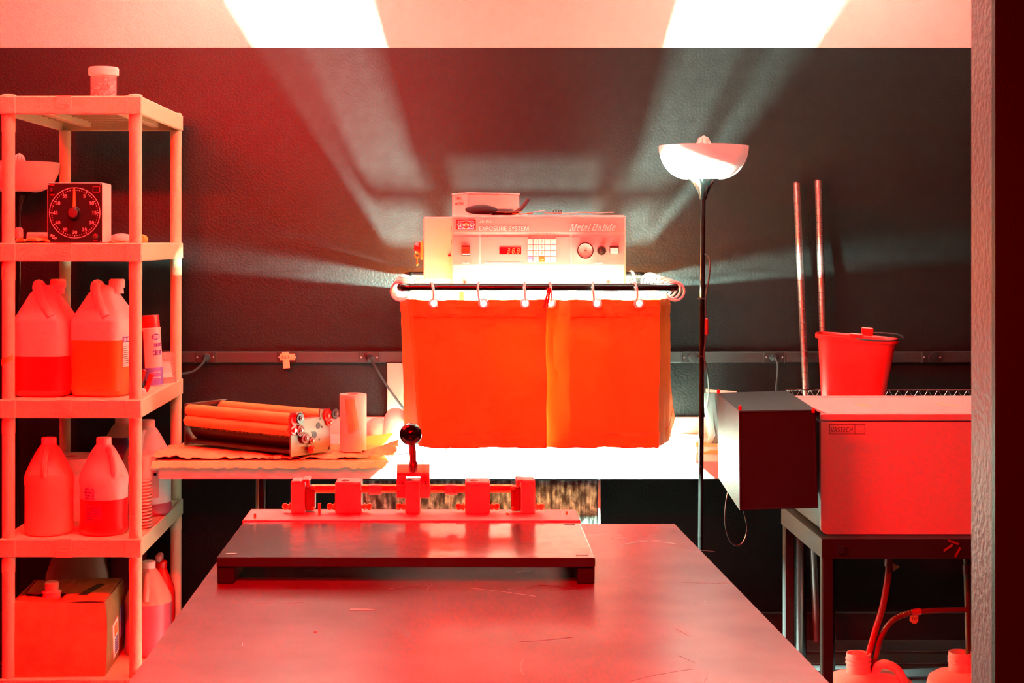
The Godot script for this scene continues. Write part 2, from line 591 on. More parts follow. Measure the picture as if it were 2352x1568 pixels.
# ------------------------------------------------------------------ bench
func bench() -> void:
	var x0 := -0.925
	var x1 := 1.175
	var t := thing("work_bench", "long white laminate bench along the black wall on chrome legs", "bench", Vector3(0, 0, -5.37))
	var cx := (x0 + x1) * 0.5
	# the top has a cut-out for the lamp well of the exposure system
	var hx0 := 0.09
	var hx1 := 0.47
	var hz0 := -0.10
	var hz1 := 0.30
	var top := M.new()
	top.box(Vector3((x0 + hx0) * 0.5, BENCH - 0.0275, 0), Vector3(hx0 - x0, 0.055, 0.74), 0.0003)
	top.box(Vector3((hx1 + x1) * 0.5, BENCH - 0.0275, 0), Vector3(x1 - hx1, 0.055, 0.74), 0.0003)
	top.box(Vector3((hx0 + hx1) * 0.5, BENCH - 0.0275, (hz1 + 0.37) * 0.5), Vector3(hx1 - hx0, 0.055, 0.37 - hz1), 0.0003)
	top.box(Vector3((hx0 + hx1) * 0.5, BENCH - 0.0275, (hz0 - 0.37) * 0.5), Vector3(hx1 - hx0, 0.055, 0.37 + hz0), 0.0003)
	part(t, "bench_top", top, mats.laminate)
	part(t, "backsplash", M.new().box(Vector3(cx, BENCH + 0.03, -0.36), Vector3(x1 - x0, 0.06, 0.02), 0.002), mats.laminate)
	for q in [[-0.605, 0.3], [1.139, 0.3]]:
		var l := part(t, "leg", M.new().rod(Vector3(q[0], 0.02, q[1]), Vector3(q[0], BENCH - 0.055, q[1]), 0.019, 16), mats.bench_chrome)
		part(l, "foot", M.new().lathe([[0.028, 0.0], [0.028, 0.012], [0.02, 0.022]], 16, Transform3D(Basis.IDENTITY, Vector3(q[0], 0, q[1]))), mats.black_rubber)
	part(t, "wall_cleat", M.new().box(Vector3(cx, BENCH - 0.085, -0.35), Vector3(x1 - x0 - 0.1, 0.055, 0.03), 0.003), mats.black_paint)
	# streaked acrylic sheet hanging in a frame under the bench
	var d := 5.035
	var a := P(826, 1101, d)
	var b := P(1379, 1101, d)
	var g := thing("acrylic_sheet", "streaked grimy acrylic sheet hung below the bench behind the plate punch", "plastic sheet", Vector3((a.x + b.x) * 0.5, 0.3, -d))
	var w := b.x - a.x
	mt("grimy_acrylic", Color(0.5, 0.6, 0.62), 0.35, 0.0, {"mottle": streak_tex(), "scale": 2.2})
	part(g, "pane", M.new().box(Vector3(0, 0.195, -0.003), Vector3(w - 0.02, 0.39, 0.004), 0.001), mats.grimy_acrylic)
	part(g, "edge_strip", M.new().box(Vector3(-w * 0.5 + 0.006, 0.195, 0), Vector3(0.012, 0.396, 0.014), 0.002), mats.steel_dull)
	part(g, "edge_strip", M.new().box(Vector3(w * 0.5 - 0.004, 0.195, 0), Vector3(0.008, 0.396, 0.014), 0.002), mats.glass)

func streak_tex() -> ImageTexture:
	var im := Image.create(256, 256, false, Image.FORMAT_RGB8)
	var n := new_noise(41, 0.05)
	var n2 := new_noise(43, 0.02)
	for y in 256:
		for x in 256:
			var s := n.get_noise_2d(x * 2.2, y * 0.22) * 0.7 + n2.get_noise_2d(x * 3.0, y * 2.0) * 0.6 + n.get_noise_2d(x * 9.0, y * 7.0) * 0.35
			var q := clampf(0.42 + s * 0.8, 0.08, 1.0)
			im.set_pixel(x, y, Color(q, q * 0.99, q * 0.92))
	return ImageTexture.create_from_image(im)

# ------------------------------------------------------------------ exposure unit
func exposure_unit() -> void:
	var d := 4.9
	var k := d / F
	var tl := P(1037, 494, d)
	var br := P(1437, 655, d)
	var w := br.x - tl.x
	var h := tl.y - br.y
	var cx := (tl.x + br.x) * 0.5
	var t := thing("exposure_unit", "white metal halide exposure system with grey control panel standing on the bench", "exposure unit", Vector3(cx, BENCH, -5.2))
	var zf := 0.3                     # front of the control head in local z
	var yb := br.y - BENCH            # bottom of the head
	var yt := tl.y - BENCH
	# base with the lamp under its glass, two rear posts, control head
	var bs := M.new()
	for q in [-1.0, 1.0]:
		bs.box(Vector3(q * 0.235, 0.016, -0.085), Vector3(0.09, 0.032, 0.5), 0.004)
		bs.box(Vector3(0, 0.016, -0.085 + q * 0.232), Vector3(0.4, 0.032, 0.036), 0.004)
	part(t, "base_frame", bs, mats.machine_white)
	# lamp well hanging through the bench
	var wl := M.new()
	for q in [-1.0, 1.0]:
		wl.box(Vector3(q * 0.186, -0.13, -0.07), Vector3(0.006, 0.26, 0.394), 0.001)
		wl.box(Vector3(0, -0.13, -0.07 + q * 0.196), Vector3(0.37, 0.26, 0.006), 0.001)
	wl.box(Vector3(0, -0.263, -0.07), Vector3(0.378, 0.006, 0.396), 0.001)
	part(t, "lamp_well", wl, mats.black_paint)
	part(t, "post", M.new().box(Vector3(-0.2, yb * 0.5 + 0.01, -0.37), Vector3(0.05, yb, 0.03), 0.004), mats.machine_white)
	part(t, "post", M.new().box(Vector3(0.2, yb * 0.5 + 0.01, -0.37), Vector3(0.05, yb, 0.03), 0.004), mats.machine_white)
	var glow := mt("halide_glow", Color(0.9, 1, 0.98), 0.3, 0.0, {"glow": Color(0.8, 1.0, 0.96), "power": 8.0})
	part(t, "lamp_glass", M.new().box(Vector3(0, -0.25, -0.06), Vector3(0.11, 0.02, 0.11), 0.004), glow)
	area(t, "base_lamp_light", Vector3(cx, BENCH - 0.236, -5.26), Vector3.UP, Vector2(0.11, 0.11), HALIDE, 165.0)
	var head := part(t, "control_head", M.new().box(Vector3(0, (yb + yt) * 0.5, zf - 0.345), Vector3(w, h, 0.69), 0.005), mats.machine_white)
	part(t, "lamp_tube", M.new().rod(Vector3(-0.25, yb - 0.07, zf + 0.045), Vector3(0.25, yb - 0.07, zf + 0.045), 0.012, 12), glow)
	area(t, "tube_lamp_light", Vector3(cx, BENCH + yb - 0.086, -5.2 + zf + 0.03), Vector3(0, -1, -0.35), Vector2(0.2, 0.05), HALIDE, 200.0)
	area(t, "tube_lamp_light", Vector3(cx, BENCH + yb - 0.054, -5.2 + zf + 0.045), Vector3(0, 1, 0.0), Vector2(0.5, 0.02), HALIDE, 0.3)
	for q in [-0.255, 0.255]:
		part(t, "lamp_holder", M.new().box(Vector3(q, yb - 0.07, zf + 0.02), Vector3(0.014, 0.022, 0.08), 0.002).box(Vector3(q, yb - 0.035, zf - 0.012), Vector3(0.014, 0.09, 0.014), 0.002), mats.machine_white)
	# skirt plates seen between head and rail
	part(t, "skirt", M.new().box(Vector3(0, yb - 0.012, zf - 0.30), Vector3(w * 0.99, 0.024, 0.24), 0.002), mats.machine_white)
	# side box with vents and lock
	var s0 := P(973, 498, 5.0)
	var s1 := P(1037, 645, 5.0)
	var sw := s1.x - s0.x + 0.02
	var sb := part(t, "side_box", M.new().box(Vector3(s0.x - cx + sw * 0.5, (s0.y + s1.y) * 0.5 - BENCH, 0.2 - 0.13), Vector3(sw, s0.y - s1.y, 0.26), 0.004), mats.machine_white)
	for q in [525, 555]:
		var pz := P(1037.2, q, 4.98)
		part(sb, "vent_slot", M.new().box(Vector3(-w * 0.5, pz.y - BENCH, 0.26), Vector3(0.004, 0.014, 0.02), 0.001), mats.black_plastic)
	part(sb, "indicator", M.new().box(Vector3(-w * 0.5 - 0.006, P(0, 587, 4.95).y - BENCH, 0.205), Vector3(0.01, 0.008, 0.012), 0.002), mats.red_plastic)
	# lock at the side box
	var lk := thing("key_switch", "red key switch with brass key at the left side of the exposure system", "key switch", P(971, 575, 5.05))
	part(lk, "mounting_plate", M.new().box(Vector3(-0.003, 0, 0), Vector3(0.008, 0.06, 0.05), 0.002), mats.paper_yellow)
	part(lk, "knob", M.new().lathe([[0.016, 0], [0.02, 0.006], [0.018, 0.018], [0.008, 0.022]], 16, Transform3D(Basis(Vector3.FORWARD, -PI / 2), Vector3(-0.006, 0.008, 0.0))), mats.red_plastic)
	var key := M.new()
	key.ring(Vector3(-0.017, -0.015, 0.022), Vector3(0.2, 0, 1).normalized(), 0.007, 0.0028, 14, 6)
	key.box(Vector3(-0.018, -0.034, 0.022), Vector3(0.005, 0.03, 0.003), 0.001)
	key.box(Vector3(-0.0155, -0.042, 0.022), Vector3(0.004, 0.006, 0.003), 0.001)
	part(lk, "key", key, mats.brass)
	# --- front panel
	var px := func(x: float, y: float, dz := 0.0) -> Vector3:
		return Vector3((x - 1237.0) * k, yt - (y - 494.0) * k, zf + dz)
	var plate := func(n: String, x0: float, y0: float, x1: float, y1: float, th: float, mat: Material, parent: Node) -> MeshInstance3D:
		var c: Vector3 = (px.call(x0, y0) + px.call(x1, y1)) * 0.5
		return part(parent, n, M.new().box(c + Vector3(0, 0, th * 0.5), Vector3((x1 - x0) * k, (y1 - y0) * k, th), 0.0006), mat)
	plate.call("title_strip", 1040, 499, 1434, 534, 0.002, mats.panel_grey, t)
	var p1: MeshInstance3D = plate.call("control_panel", 1040, 544, 1101, 608, 0.002, mats.panel_grey, t)
	var p2: MeshInstance3D = plate.call("control_panel", 1104, 544, 1310, 608, 0.002, mats.panel_grey, t)
	var p3: MeshInstance3D = plate.call("control_panel", 1313, 544, 1434, 608, 0.002, mats.panel_grey, t)
	# emblem
	var em: MeshInstance3D = plate.call("emblem", 1047, 504, 1093, 528, 0.0035, mt("emblem_brown", Color(0.3, 0.13, 0.13), 0.5), t)
	plate.call("emblem_square", 1053, 507, 1088, 526, 0.0041, mats.print_white, em)
	plate.call("emblem_square", 1054.5, 508.2, 1086.5, 524.8, 0.0045, mats.print_purple, em)
	for q in [[1.0, 0.0049, mats.print_white], [0.88, 0.0053, mats.print_red]]:
		var c: Vector3 = px.call(1070.3, 516)
		var a: float = 21.5 * k * q[0]
		var b: float = 10.8 * k * q[0]
		part(em, "emblem_diamond", M.new().prism([Vector2(c.x - a, c.y), Vector2(c.x, c.y - b), Vector2(c.x + a, c.y), Vector2(c.x, c.y + b)], zf, zf + q[1]), q[2])
	text(em, "nuArc", px.call(1070.5, 515.5, 0.0058), 26 * k, 8 * k, mats.print_white, Vector3.ZERO, "Droid Sans", 700)
	part(em, "emblem_sun", M.new().rod(px.call(1070.5, 514.5, 0.005), px.call(1070.5, 514.5, 0.0066), 3.0 * k, 14), mats.paper_yellow)
	text(t, "26-1KS", px.call(1115, 507.5, 0.0024), 27 * k, 7.4 * k, mats.print_white)
	text(t, "EXPOSURE SYSTEM", px.call(1157.5, 524.5, 0.0024), 113 * k, 9.4 * k, mats.print_white)
	text(t, "Metal Halide", px.call(1362, 521.5, 0.0024), 104 * k, 16.5 * k, mats.print_white, Vector3.ZERO, "Droid Serif", 700, 0.38)
	# power switch
	var sw_: MeshInstance3D = plate.call("power_switch", 1060, 563.5, 1080, 587, 0.006, mats.black_plastic, p1)
	var rk := M.new().box(px.call(1070, 575, 0.008), Vector3(16.5 * k, 16 * k, 0.008), 0.0012, Transform3D.IDENTITY)
	part(sw_, "rocker", rk, mt("rocker_red", Color(0.85, 0.2, 0.1), 0.3))
	plate.call("rocker_edge", 1062, 582, 1078.5, 584.6, 0.0125, mats.print_white, sw_)
	text(p1, "POWER", px.call(1070.5, 604.2, 0.0024), 15.5 * k, 3.6 * k, mats.print_white, Vector3.ZERO, "Droid Sans", 700)
	# display 38.8
	var ds: MeshInstance3D = plate.call("display_screen", 1147, 567.5, 1197, 584, 0.0035, mt("display_red", Color(0.5, 0.01, 0.03), 0.25, 0.0, {"glow": Color(0.9, 0.0, 0.02), "power": 0.5}), p2)
	var dg := mt("digit_glow", Color(0.9, 0.4, 0.2), 0.4, 0.0, {"glow": Color(1, 0.35, 0.16), "power": 0.7})
	var segs := {"3": [1, 1, 1, 1, 0, 0, 1], "8": [1, 1, 1, 1, 1, 1, 1]}
	var xs := [1168.0, 1179.0, 1190.3]
	var chars := ["3", "8", "8"]
	for i in 3:
		var m := M.new()
		var sg: Array = segs[chars[i]]
		var hw := 2.6
		var hh := 5.0
		var lines := [[-hw, hh, hw, hh], [hw, hh, hw, 0.0], [hw, 0.0, hw, -hh], [-hw, -hh, hw, -hh], [-hw, 0.0, -hw, -hh], [-hw, hh, -hw, 0.0], [-hw, 0.0, hw, 0.0]]
		for j in 7:
			if sg[j] == 0: continue
			var l: Array = lines[j]
			var c0: Vector3 = px.call(xs[i] + l[0] + l[1] * 0.14, 575.7 - l[1], 0.0037)
			var c1: Vector3 = px.call(xs[i] + l[2] + l[3] * 0.14, 575.7 - l[3], 0.0037)
			var dl := (c1 - c0) * 0.12
			m.rod(c0 + dl, c1 - dl, 0.62 * k, 6)
		part(ds, "digit", m, dg)
	part(ds, "decimal_point", M.new().ball(px.call(1183.6, 581, 0.0037), Vector3.ONE * 0.8 * k, 8, 6), dg)
	text(p2, "C1500 CONTROLLER-INTEGRATOR SYSTEM", px.call(1154, 604.2, 0.0024), 85 * k, 3.4 * k, mats.print_white, Vector3.ZERO, "Droid Sans", 700)
	# keypad
	var keys := ["1", "2", "3", "", "", "4", "5", "6", "", "", "7", "8", "9", "", "", "", "0", "", "", ""]
	var dim := mt("key_print", Color(0.72, 0.66, 0.6), 0.6)
	for r in 4:
		for c in 5:
			var xx: float = 1217.5 + c * 13.5
			var yy: float = 554.5 + r * 13.6
			var mm: Material = mats.jug_cap
			if r == 3 and c == 0: mm = mt("key_blue", Color(0.35, 0.55, 0.85), 0.5)
			if r == 3 and c == 2: mm = mt("key_orange", Color(0.9, 0.45, 0.08), 0.5)
			var kb: MeshInstance3D = plate.call("key", xx - 5.6, yy - 6.0, xx + 5.6, yy + 6.0, 0.0042, mm, p2)
			var s: String = keys[r * 5 + c]
			if s: text(kb, s, px.call(xx, yy + 0.5, 0.0046), 0, 5.5 * k, dim)
			elif c >= 3: part(kb, "key_dot", M.new().ball(px.call(xx, yy - 4.0, 0.0044), Vector3.ONE * 0.6 * k, 8, 5), mats.print_red)
			else: text(kb, "TIME" if c == 0 else "RUN", px.call(xx, yy, 0.0046), 7.0 * k, 2.4 * k, mats.print_white)
	# vacuum gauge, release knob, switch
	var gz := Transform3D(Basis(Vector3.RIGHT, PI / 2), px.call(1343, 575, 0.002))
	var ga := part(p3, "gauge", M.new().lathe([[19.4 * k, 0.0], [19.4 * k, 0.018], [18.5 * k, 0.021], [16.6 * k, 0.021], [16.4 * k, 0.016], [0, 0.016]], 36, gz), mats.chrome)
	part(ga, "dial", M.new().lathe([[16.3 * k, 0.0155], [16.3 * k, 0.0172], [0, 0.0172]], 32, gz), mats.paper)
	part(ga, "needle", M.new().box(Vector3(3.5 * k, 0, 0), Vector3(14 * k, 0.8 * k, 0.001), 0.0002, Transform3D(Basis(Vector3.BACK, deg_to_rad(-32)), px.call(1343, 575, 0.0202))).rod(px.call(1343, 575, 0.019), px.call(1343, 575, 0.0215), 1.8 * k, 10), mats.print_black)
	for i in 9:
		var an := deg_to_rad(-40 + i * 32.5)
		var c: Vector3 = px.call(1343, 575, 0.0194)
		part(ga, "tick", M.new().box(c + Vector3(cos(an), sin(an), 0) * 14.0 * k, Vector3(0.9 * k, 0.9 * k, 0.0006), 0.0001), mats.print_black)
	var kz := Transform3D(Basis(Vector3.RIGHT, PI / 2), px.call(1381.5, 575.5, 0.002))
	part(p3, "release_knob", M.new().lathe([[10.4 * k, 0], [10.4 * k, 0.006], [9.4 * k, 0.012], [6.6 * k, 0.012], [6.2 * k, 0.009], [5.6 * k, 0.012], [4.6 * k, 0.013], [0, 0.013]], 28, kz), mats.black_plastic)
	var bt: MeshInstance3D = plate.call("vacuum_switch", 1400, 564.5, 1421, 582.5, 0.006, mats.black_plastic, p3)
	plate.call("button", 1401.5, 569, 1419.5, 581.3, 0.014, mats.print_white, bt)
	text(p3, "RELEASE", px.call(1381.5, 561.6, 0.0024), 14 * k, 2.6 * k, mats.print_white, Vector3.ZERO, "Droid Sans", 700)
	text(p3, "ON/OFF", px.call(1410.5, 561.6, 0.0024), 12 * k, 2.6 * k, mats.print_white, Vector3.ZERO, "Droid Sans", 700)
	text(p3, "VACUUM", px.call(1375, 604.0, 0.0024), 17.5 * k, 3.6 * k, mats.print_white, Vector3.ZERO, "Droid Sans", 700)
	# --- things lying on the control head
	head_goods(tl.y, cx)

func head_goods(ty: float, cx: float) -> void:
	# carton turned so that its written end shows
	var bx := thing("carton", "white cardboard box with a handwritten end lying on the exposure system", "box", Vector3(0.12, ty, -5.056), 25.7)
	part(bx, "box_body", M.new().box(Vector3(0, 0.034, 0), Vector3(0.183, 0.068, 0.12), 0.002), mats.paper)
	part(bx, "box_lid", M.new().box(Vector3(0, 0.070, 0), Vector3(0.186, 0.006, 0.123), 0.002), mats.paper)
	text(bx, "TNC", Vector3(-0.0925, 0.056, -0.01), 0.05, 0.0085, mats.print_red, Vector3(0, -90, 0), "Droid Sans", 400, 0.2)
	text(bx, "NP20", Vector3(-0.0925, 0.039, -0.004), 0.056, 0.0085, mats.print_red, Vector3(0, -90, 0), "Droid Sans", 400, 0.2)
	# dark pouch
	var pouch := lump(Vector3(0.054, 0.0165, 0.024), 0.10, 0.09, 5, 32, 16, false)
	single("pouch", "rolled black fabric pouch in front of the white carton", "pouch", pouch, mt("pouch_black", Color(0.1, 0.05, 0.06), 0.9), Vector3(P(1107, 0, 4.93).x, ty + 0.0175, -4.93))
	var bl := thing("blade_holder", "dark strap tool with upturned black tail beside the rolled pouch", "tool", Vector3(P(1165, 0, 4.97).x, ty, -4.97))
	part(bl, "grip", M.new().tube([Vector3(-0.045, 0.012, 0), Vector3(-0.01, 0.013, 0), Vector3(0.02, 0.012, 0)], 0.009, 10), mats.black_plastic)
	var tail := M.new()
	tail.tube([Vector3(-0.05, 0.006, 0.012), Vector3(0.0, 0.006, 0.012), Vector3(0.025, 0.009, 0.012), Vector3(0.042, 0.02, 0.012), Vector3(0.056, 0.036, 0.012), Vector3(0.066, 0.052, 0.012)], 0.0065, 8)
	part(bl, "strap", tail, mt("strap_black", Color(0.12, 0.07, 0.08), 0.7))
	# papers
	var pm := [[1222, 486, 0.075, 4.0, "paper", "folded cream card leaning on loose papers atop the exposure system"], [1200, 489, 0.06, -8.0, "paper_orange", "small orange slip under the folded card atop the exposure system"], [1290, 491, 0.11, 3.0, "paper", "loose white paper in the middle of the exposure system top"], [1365, 491, 0.12, -3.0, "paper", "thin white paper bent up near the right end of the exposure system top"], [1160, 491, 0.1, 6.0, "paper_orange", "flat orange paper beneath the black strap tool"]]
	for i in pm.size():
		var q: Array = pm[i]
		var n := new_noise(60 + i, 0.25)
		var m := M.new()
		var bend: float = 0.012 if i == 0 else 0.004
		m.sheet(10, 6, func(u, v): return Vector3((u - 0.5) * q[2], 0.003 + bend * (u if i == 0 else absf(u - 0.5)) + 0.003 * absf(n.get_noise_2d(u * 9.0, v * 9.0)), (0.5 - v) * 0.07), 0.0012)
		single("paper", q[5], "paper", m, mats[q[4]], Vector3(P(q[0], 0, 4.97).x, ty + 0.0015 * i, -4.965), "papers on the exposure system", 38, Vector3(0, q[3], 0))
	var clip := M.new()
	for i in 3: clip.ring(Vector3(-0.008 + i * 0.008, 0.008, 0), Vector3(0.3, 0, 1).normalized(), 0.005, 0.0016, 12, 5)
	single("wire_clip", "tiny dark coiled wire clip on the papers atop the exposure system", "clip", clip, mats.black_metal, Vector3(P(1280, 0, 4.95).x, ty + 0.004, -4.95))

# ------------------------------------------------------------------ curtains, rail, rings
const RD0 := 4.8
const RD1 := 5.62
func curtains() -> void:
	var yl := EYE - 110.0 / F * RD0
	var yr := EYE - 82.0 / F * RD1
	var xl := -0.147
	var xr := 0.698
	var t := thing("curtain_rail", "black tubular curtain rail running round the exposure system", "curtain rail", Vector3(0.28, yl, -RD0))
	var pts := []
	for q in [[xl + 0.03, -RD0 - 0.03, 270.0, 180.0, yl], [xl + 0.03, -RD1 + 0.03, 180.0, 90.0, yr], [xr - 0.03, -RD1 + 0.03, 90.0, 0.0, yr], [xr - 0.03, -RD0 - 0.03, 0.0, -90.0, yl]]:
		for i in 7:
			var an := deg_to_rad(lerpf(q[2], q[3], i / 6.0))
			pts.append(Vector3(q[0] + cos(an) * 0.03 - 0.28, q[4] - yl, q[1] + RD0 - sin(an) * 0.03))
	pts.append(pts[0])
	part(t, "rail", M.new().tube(pts, 0.0125, 12), mats.black_gloss)
	for sx in [xl + 0.2, xr - 0.2]:
		part(t, "bracket", M.new().rod(Vector3(sx - 0.28, 0.004, -0.005), Vector3(sx - 0.28, 0.008, -0.11), 0.008, 8), mats.black_gloss)
	# curtains: plan paths at the top and the bottom
	var ct := P(0, 688, RD0).y
	var cb := P(0, 1028, RD0).y
	var left := [Vector4(0.27, 5.66, 0.27, 5.66), Vector4(-0.14, 5.66, -0.12, 5.66), Vector4(-0.155, 5.45, -0.155, 5.5), Vector4(-0.158, 5.15, -0.14, 5.2), Vector4(-0.12, 4.80, -0.085, 4.815), Vector4(0.018, 4.782, 0.018, 4.786), Vector4(0.153, 4.806, 0.15, 4.81), Vector4(0.25, 4.79, 0.25, 4.79), Vector4(0.30, 4.784, 0.2965, 4.778)]
	var right := [Vector4(0.285, 4.802, 0.292, 4.806), Vector4(0.33, 4.812, 0.33, 4.80), Vector4(0.375, 4.786, 0.375, 4.788), Vector4(0.505, 4.808, 0.50, 4.812), Vector4(0.646, 4.786, 0.64, 4.79), Vector4(0.705, 5.0, 0.70, 4.98), Vector4(0.735, 5.25, 0.745, 5.25), Vector4(0.75, 5.52, 0.80, 5.55), Vector4(0.66, 5.66, 0.68, 5.66), Vector4(0.25, 5.67, 0.25, 5.67)]
	curtain(left, ct, cb, 71, "left orange-red vinyl curtain hung on white rings round the exposure system")
	curtain(right, ct, cb, 77, "right orange-red vinyl curtain wrapping the corner of the exposure system")
	# rings
	var proto: MeshInstance3D = null
	var spots := []
	for q in [[992, 10], [1102, -12], [1207, -8], [1263, 6], [1363, -6], [1458, 8]]:
		spots.append([Vector3((q[0] - CX) / F * RD0, yl - 0.0135, -RD0 + 0.002), q[1], "front"])
	for i in 6: spots.append([Vector3(xl - 0.002, lerpf(yl, yr, 0.05 + i * 0.11) - 0.0135, -lerpf(RD0, RD1, 0.05 + i * 0.11)), 80 + (i % 3) * 8, "left"])
	for i in 8: spots.append([Vector3(xr + 0.002, lerpf(yl, yr, 0.05 + i * 0.105) - 0.0135, -lerpf(RD0, RD1, 0.05 + i * 0.105)), 94 - (i % 3) * 9, "right"])
	spots.append([Vector3(0.655, yr - 0.0135, -RD1), 20, "back"])
	var words := {"front": ["leftmost white curtain ring on the front rail", "second white curtain ring from the left on the front rail", "white curtain ring left of the red clothes peg on the front rail", "white curtain ring right beside the red clothes peg", "white curtain ring under the gauge on the front rail", "rightmost white curtain ring on the front rail"]}
	var rm := M.new().ring(Vector3.ZERO, Vector3.RIGHT, 0.0285, 0.0036, 28, 8)
	var nth := ["first", "second", "third", "fourth", "fifth", "sixth", "seventh", "eighth"]
	var cnt := {"front": 0, "left": 0, "right": 0, "back": 0}
	for s in spots:
		var o: MeshInstance3D
		if proto == null:
			o = part(self, numbered("curtain_ring"), rm, mats.ring_plastic)
			proto = o
		else:
			o = proto.duplicate()
			o.name = numbered("curtain_ring")
			add_child(o)
		o.position = s[0]
		o.rotation_degrees = Vector3(0, s[1], 4.0 if s[2] == "front" else 0.0)
		var i: int = cnt[s[2]]
		cnt[s[2]] += 1
		match s[2]:
			"front": meta(o, words.front[i], "curtain ring", "curtain rings on the front rail")
			"left": meta(o, "white curtain ring in the left bunch, " + nth[i] + " from the front", "curtain ring", "curtain rings at the left end")
			"right": meta(o, "white curtain ring in the right bunch, " + nth[i] + " from the front", "curtain ring", "curtain rings at the right end")
			"back": meta(o, "white curtain ring on the back rail right of the exposure system", "curtain ring")
	# red peg
	var pg := thing("clothes_peg", "red clothes peg hanging from the front curtain rail", "clothes peg", P(1258, 680, 4.775), 0)
	part(pg, "leg", M.new().box(Vector3(-0.003, -0.008, 0), Vector3(0.006, 0.062, 0.006), 0.001, Transform3D(Basis(Vector3.BACK, deg_to_rad(-14)), Vector3.ZERO)), mats.red_plastic)
	part(pg, "leg", M.new().box(Vector3(0.003, -0.004, 0.006), Vector3(0.006, 0.062, 0.005), 0.001, Transform3D(Basis(Vector3.BACK, deg_to_rad(-10)), Vector3.ZERO)), mats.red_plastic)
	part(pg, "spring", M.new().ring(Vector3(0.001, 0.004, 0.003), Vector3.BACK, 0.004, 0.0015, 12, 5), mats.steel)

func curtain(path: Array, yt: float, yb: float, s: int, label: String) -> void:
	var t := thing("curtain", label, "curtain", Vector3(path[3].x, yb, -path[3].y), 0, "vinyl curtains round the exposure system")
	var lens := [0.0]
	for i in path.size() - 1:
		lens.append(lens[-1] + Vector2(path[i].x, path[i].y).distance_to(Vector2(path[i + 1].x, path[i + 1].y)))
	var tot: float = lens[-1]
	var n := new_noise(s, 1.0)
	var at := func(u: float) -> Vector4:
		var l := u * tot
		for i in path.size() - 1:
			if l <= lens[i + 1] or i == path.size() - 2:
				return path[i].lerp(path[i + 1], clampf((l - lens[i]) / (lens[i + 1] - lens[i]), 0, 1))
		return path[-1]
	var f := func(u: float, v: float) -> Vector3:
		var q: Vector4 = at.call(u)
		var bow := 0.006 * n.get_noise_2d(u * 16.0, v * 2.0) + 0.003 * n.get_noise_2d(u * 50.0, v * 9.0)
		var x := lerpf(q.x, q.z, v) + bow * 0.6
		var z := -lerpf(q.y, q.w, v) + bow
		var y := lerpf(yt, yb, v) + (0.004 * n.get_noise_2d(u * 26.0, 3.0) if v > 0.999 or v < 0.001 else 0.0)
		return Vector3(x, y, z) - t.position
	# eyelet holes: one cell of the sheet left out under each front ring
	var nu := 90
	var nv := 20
	var holes := []
	var spots := []
	for q in [992, 1102, 1207, 1263, 1363, 1458]:
		if (q < 1255) != (s == 71): continue
		var gx: float = (q + 3.0 - CX) / F * RD0
		var best := -1
		for i in nu:
			var c: Vector3 = f.call((i + 0.5) / nu, 0.5 / nv) + t.position
			if c.z > -4.9 and (best < 0 or absf(c.x - gx) < absf((f.call((best + 0.5) / nu, 0.5 / nv) + t.position).x - gx)): best = i
		if best < 0 or Vector2i(best, 0) in holes: continue
		holes.append(Vector2i(best, 0))
		spots.append(f.call((best + 0.5) / nu, 0.5 / nv))
	part(t, "vinyl", M.new().sheet(nu, nv, f, 0.0022, holes), mats.vinyl, 25.0)
	for w in spots:
		part(t, "grommet", M.new().ring(w + Vector3(0, 0, 0.001), Vector3.BACK, 0.0125, 0.0042, 20, 8), mats.ring_plastic)
	# stitching along the hems
	for vv in [0.05, 0.1, 0.905]:
		var st := []
		for i in 91: st.append(f.call(clampf(i / 90.0, 0.003, 0.997), vv) + Vector3(0, 0, 0.0018))
		part(t, "stitching", M.new().tube(st, 0.0009, 4), mt("thread_red", Color(0.3, 0.04, 0.03), 0.7))
	# sewn hems at the top and the bottom
	for vv in [[0.045, 0.115], [0.90, 0.995]]:
		var hem := M.new().sheet(90, 2, func(u, v): return f.call(clampf(u, 0.003, 0.997), lerpf(vv[0], vv[1], v)) + (f.call(u, 0.5) - Vector3(0.28, (yt + yb) * 0.5, -5.2) + t.position).normalized() * 0.0022 * Vector3(1, 0, 1), 0.0012)
		part(t, "hem", hem, mats.vinyl, 25.0)
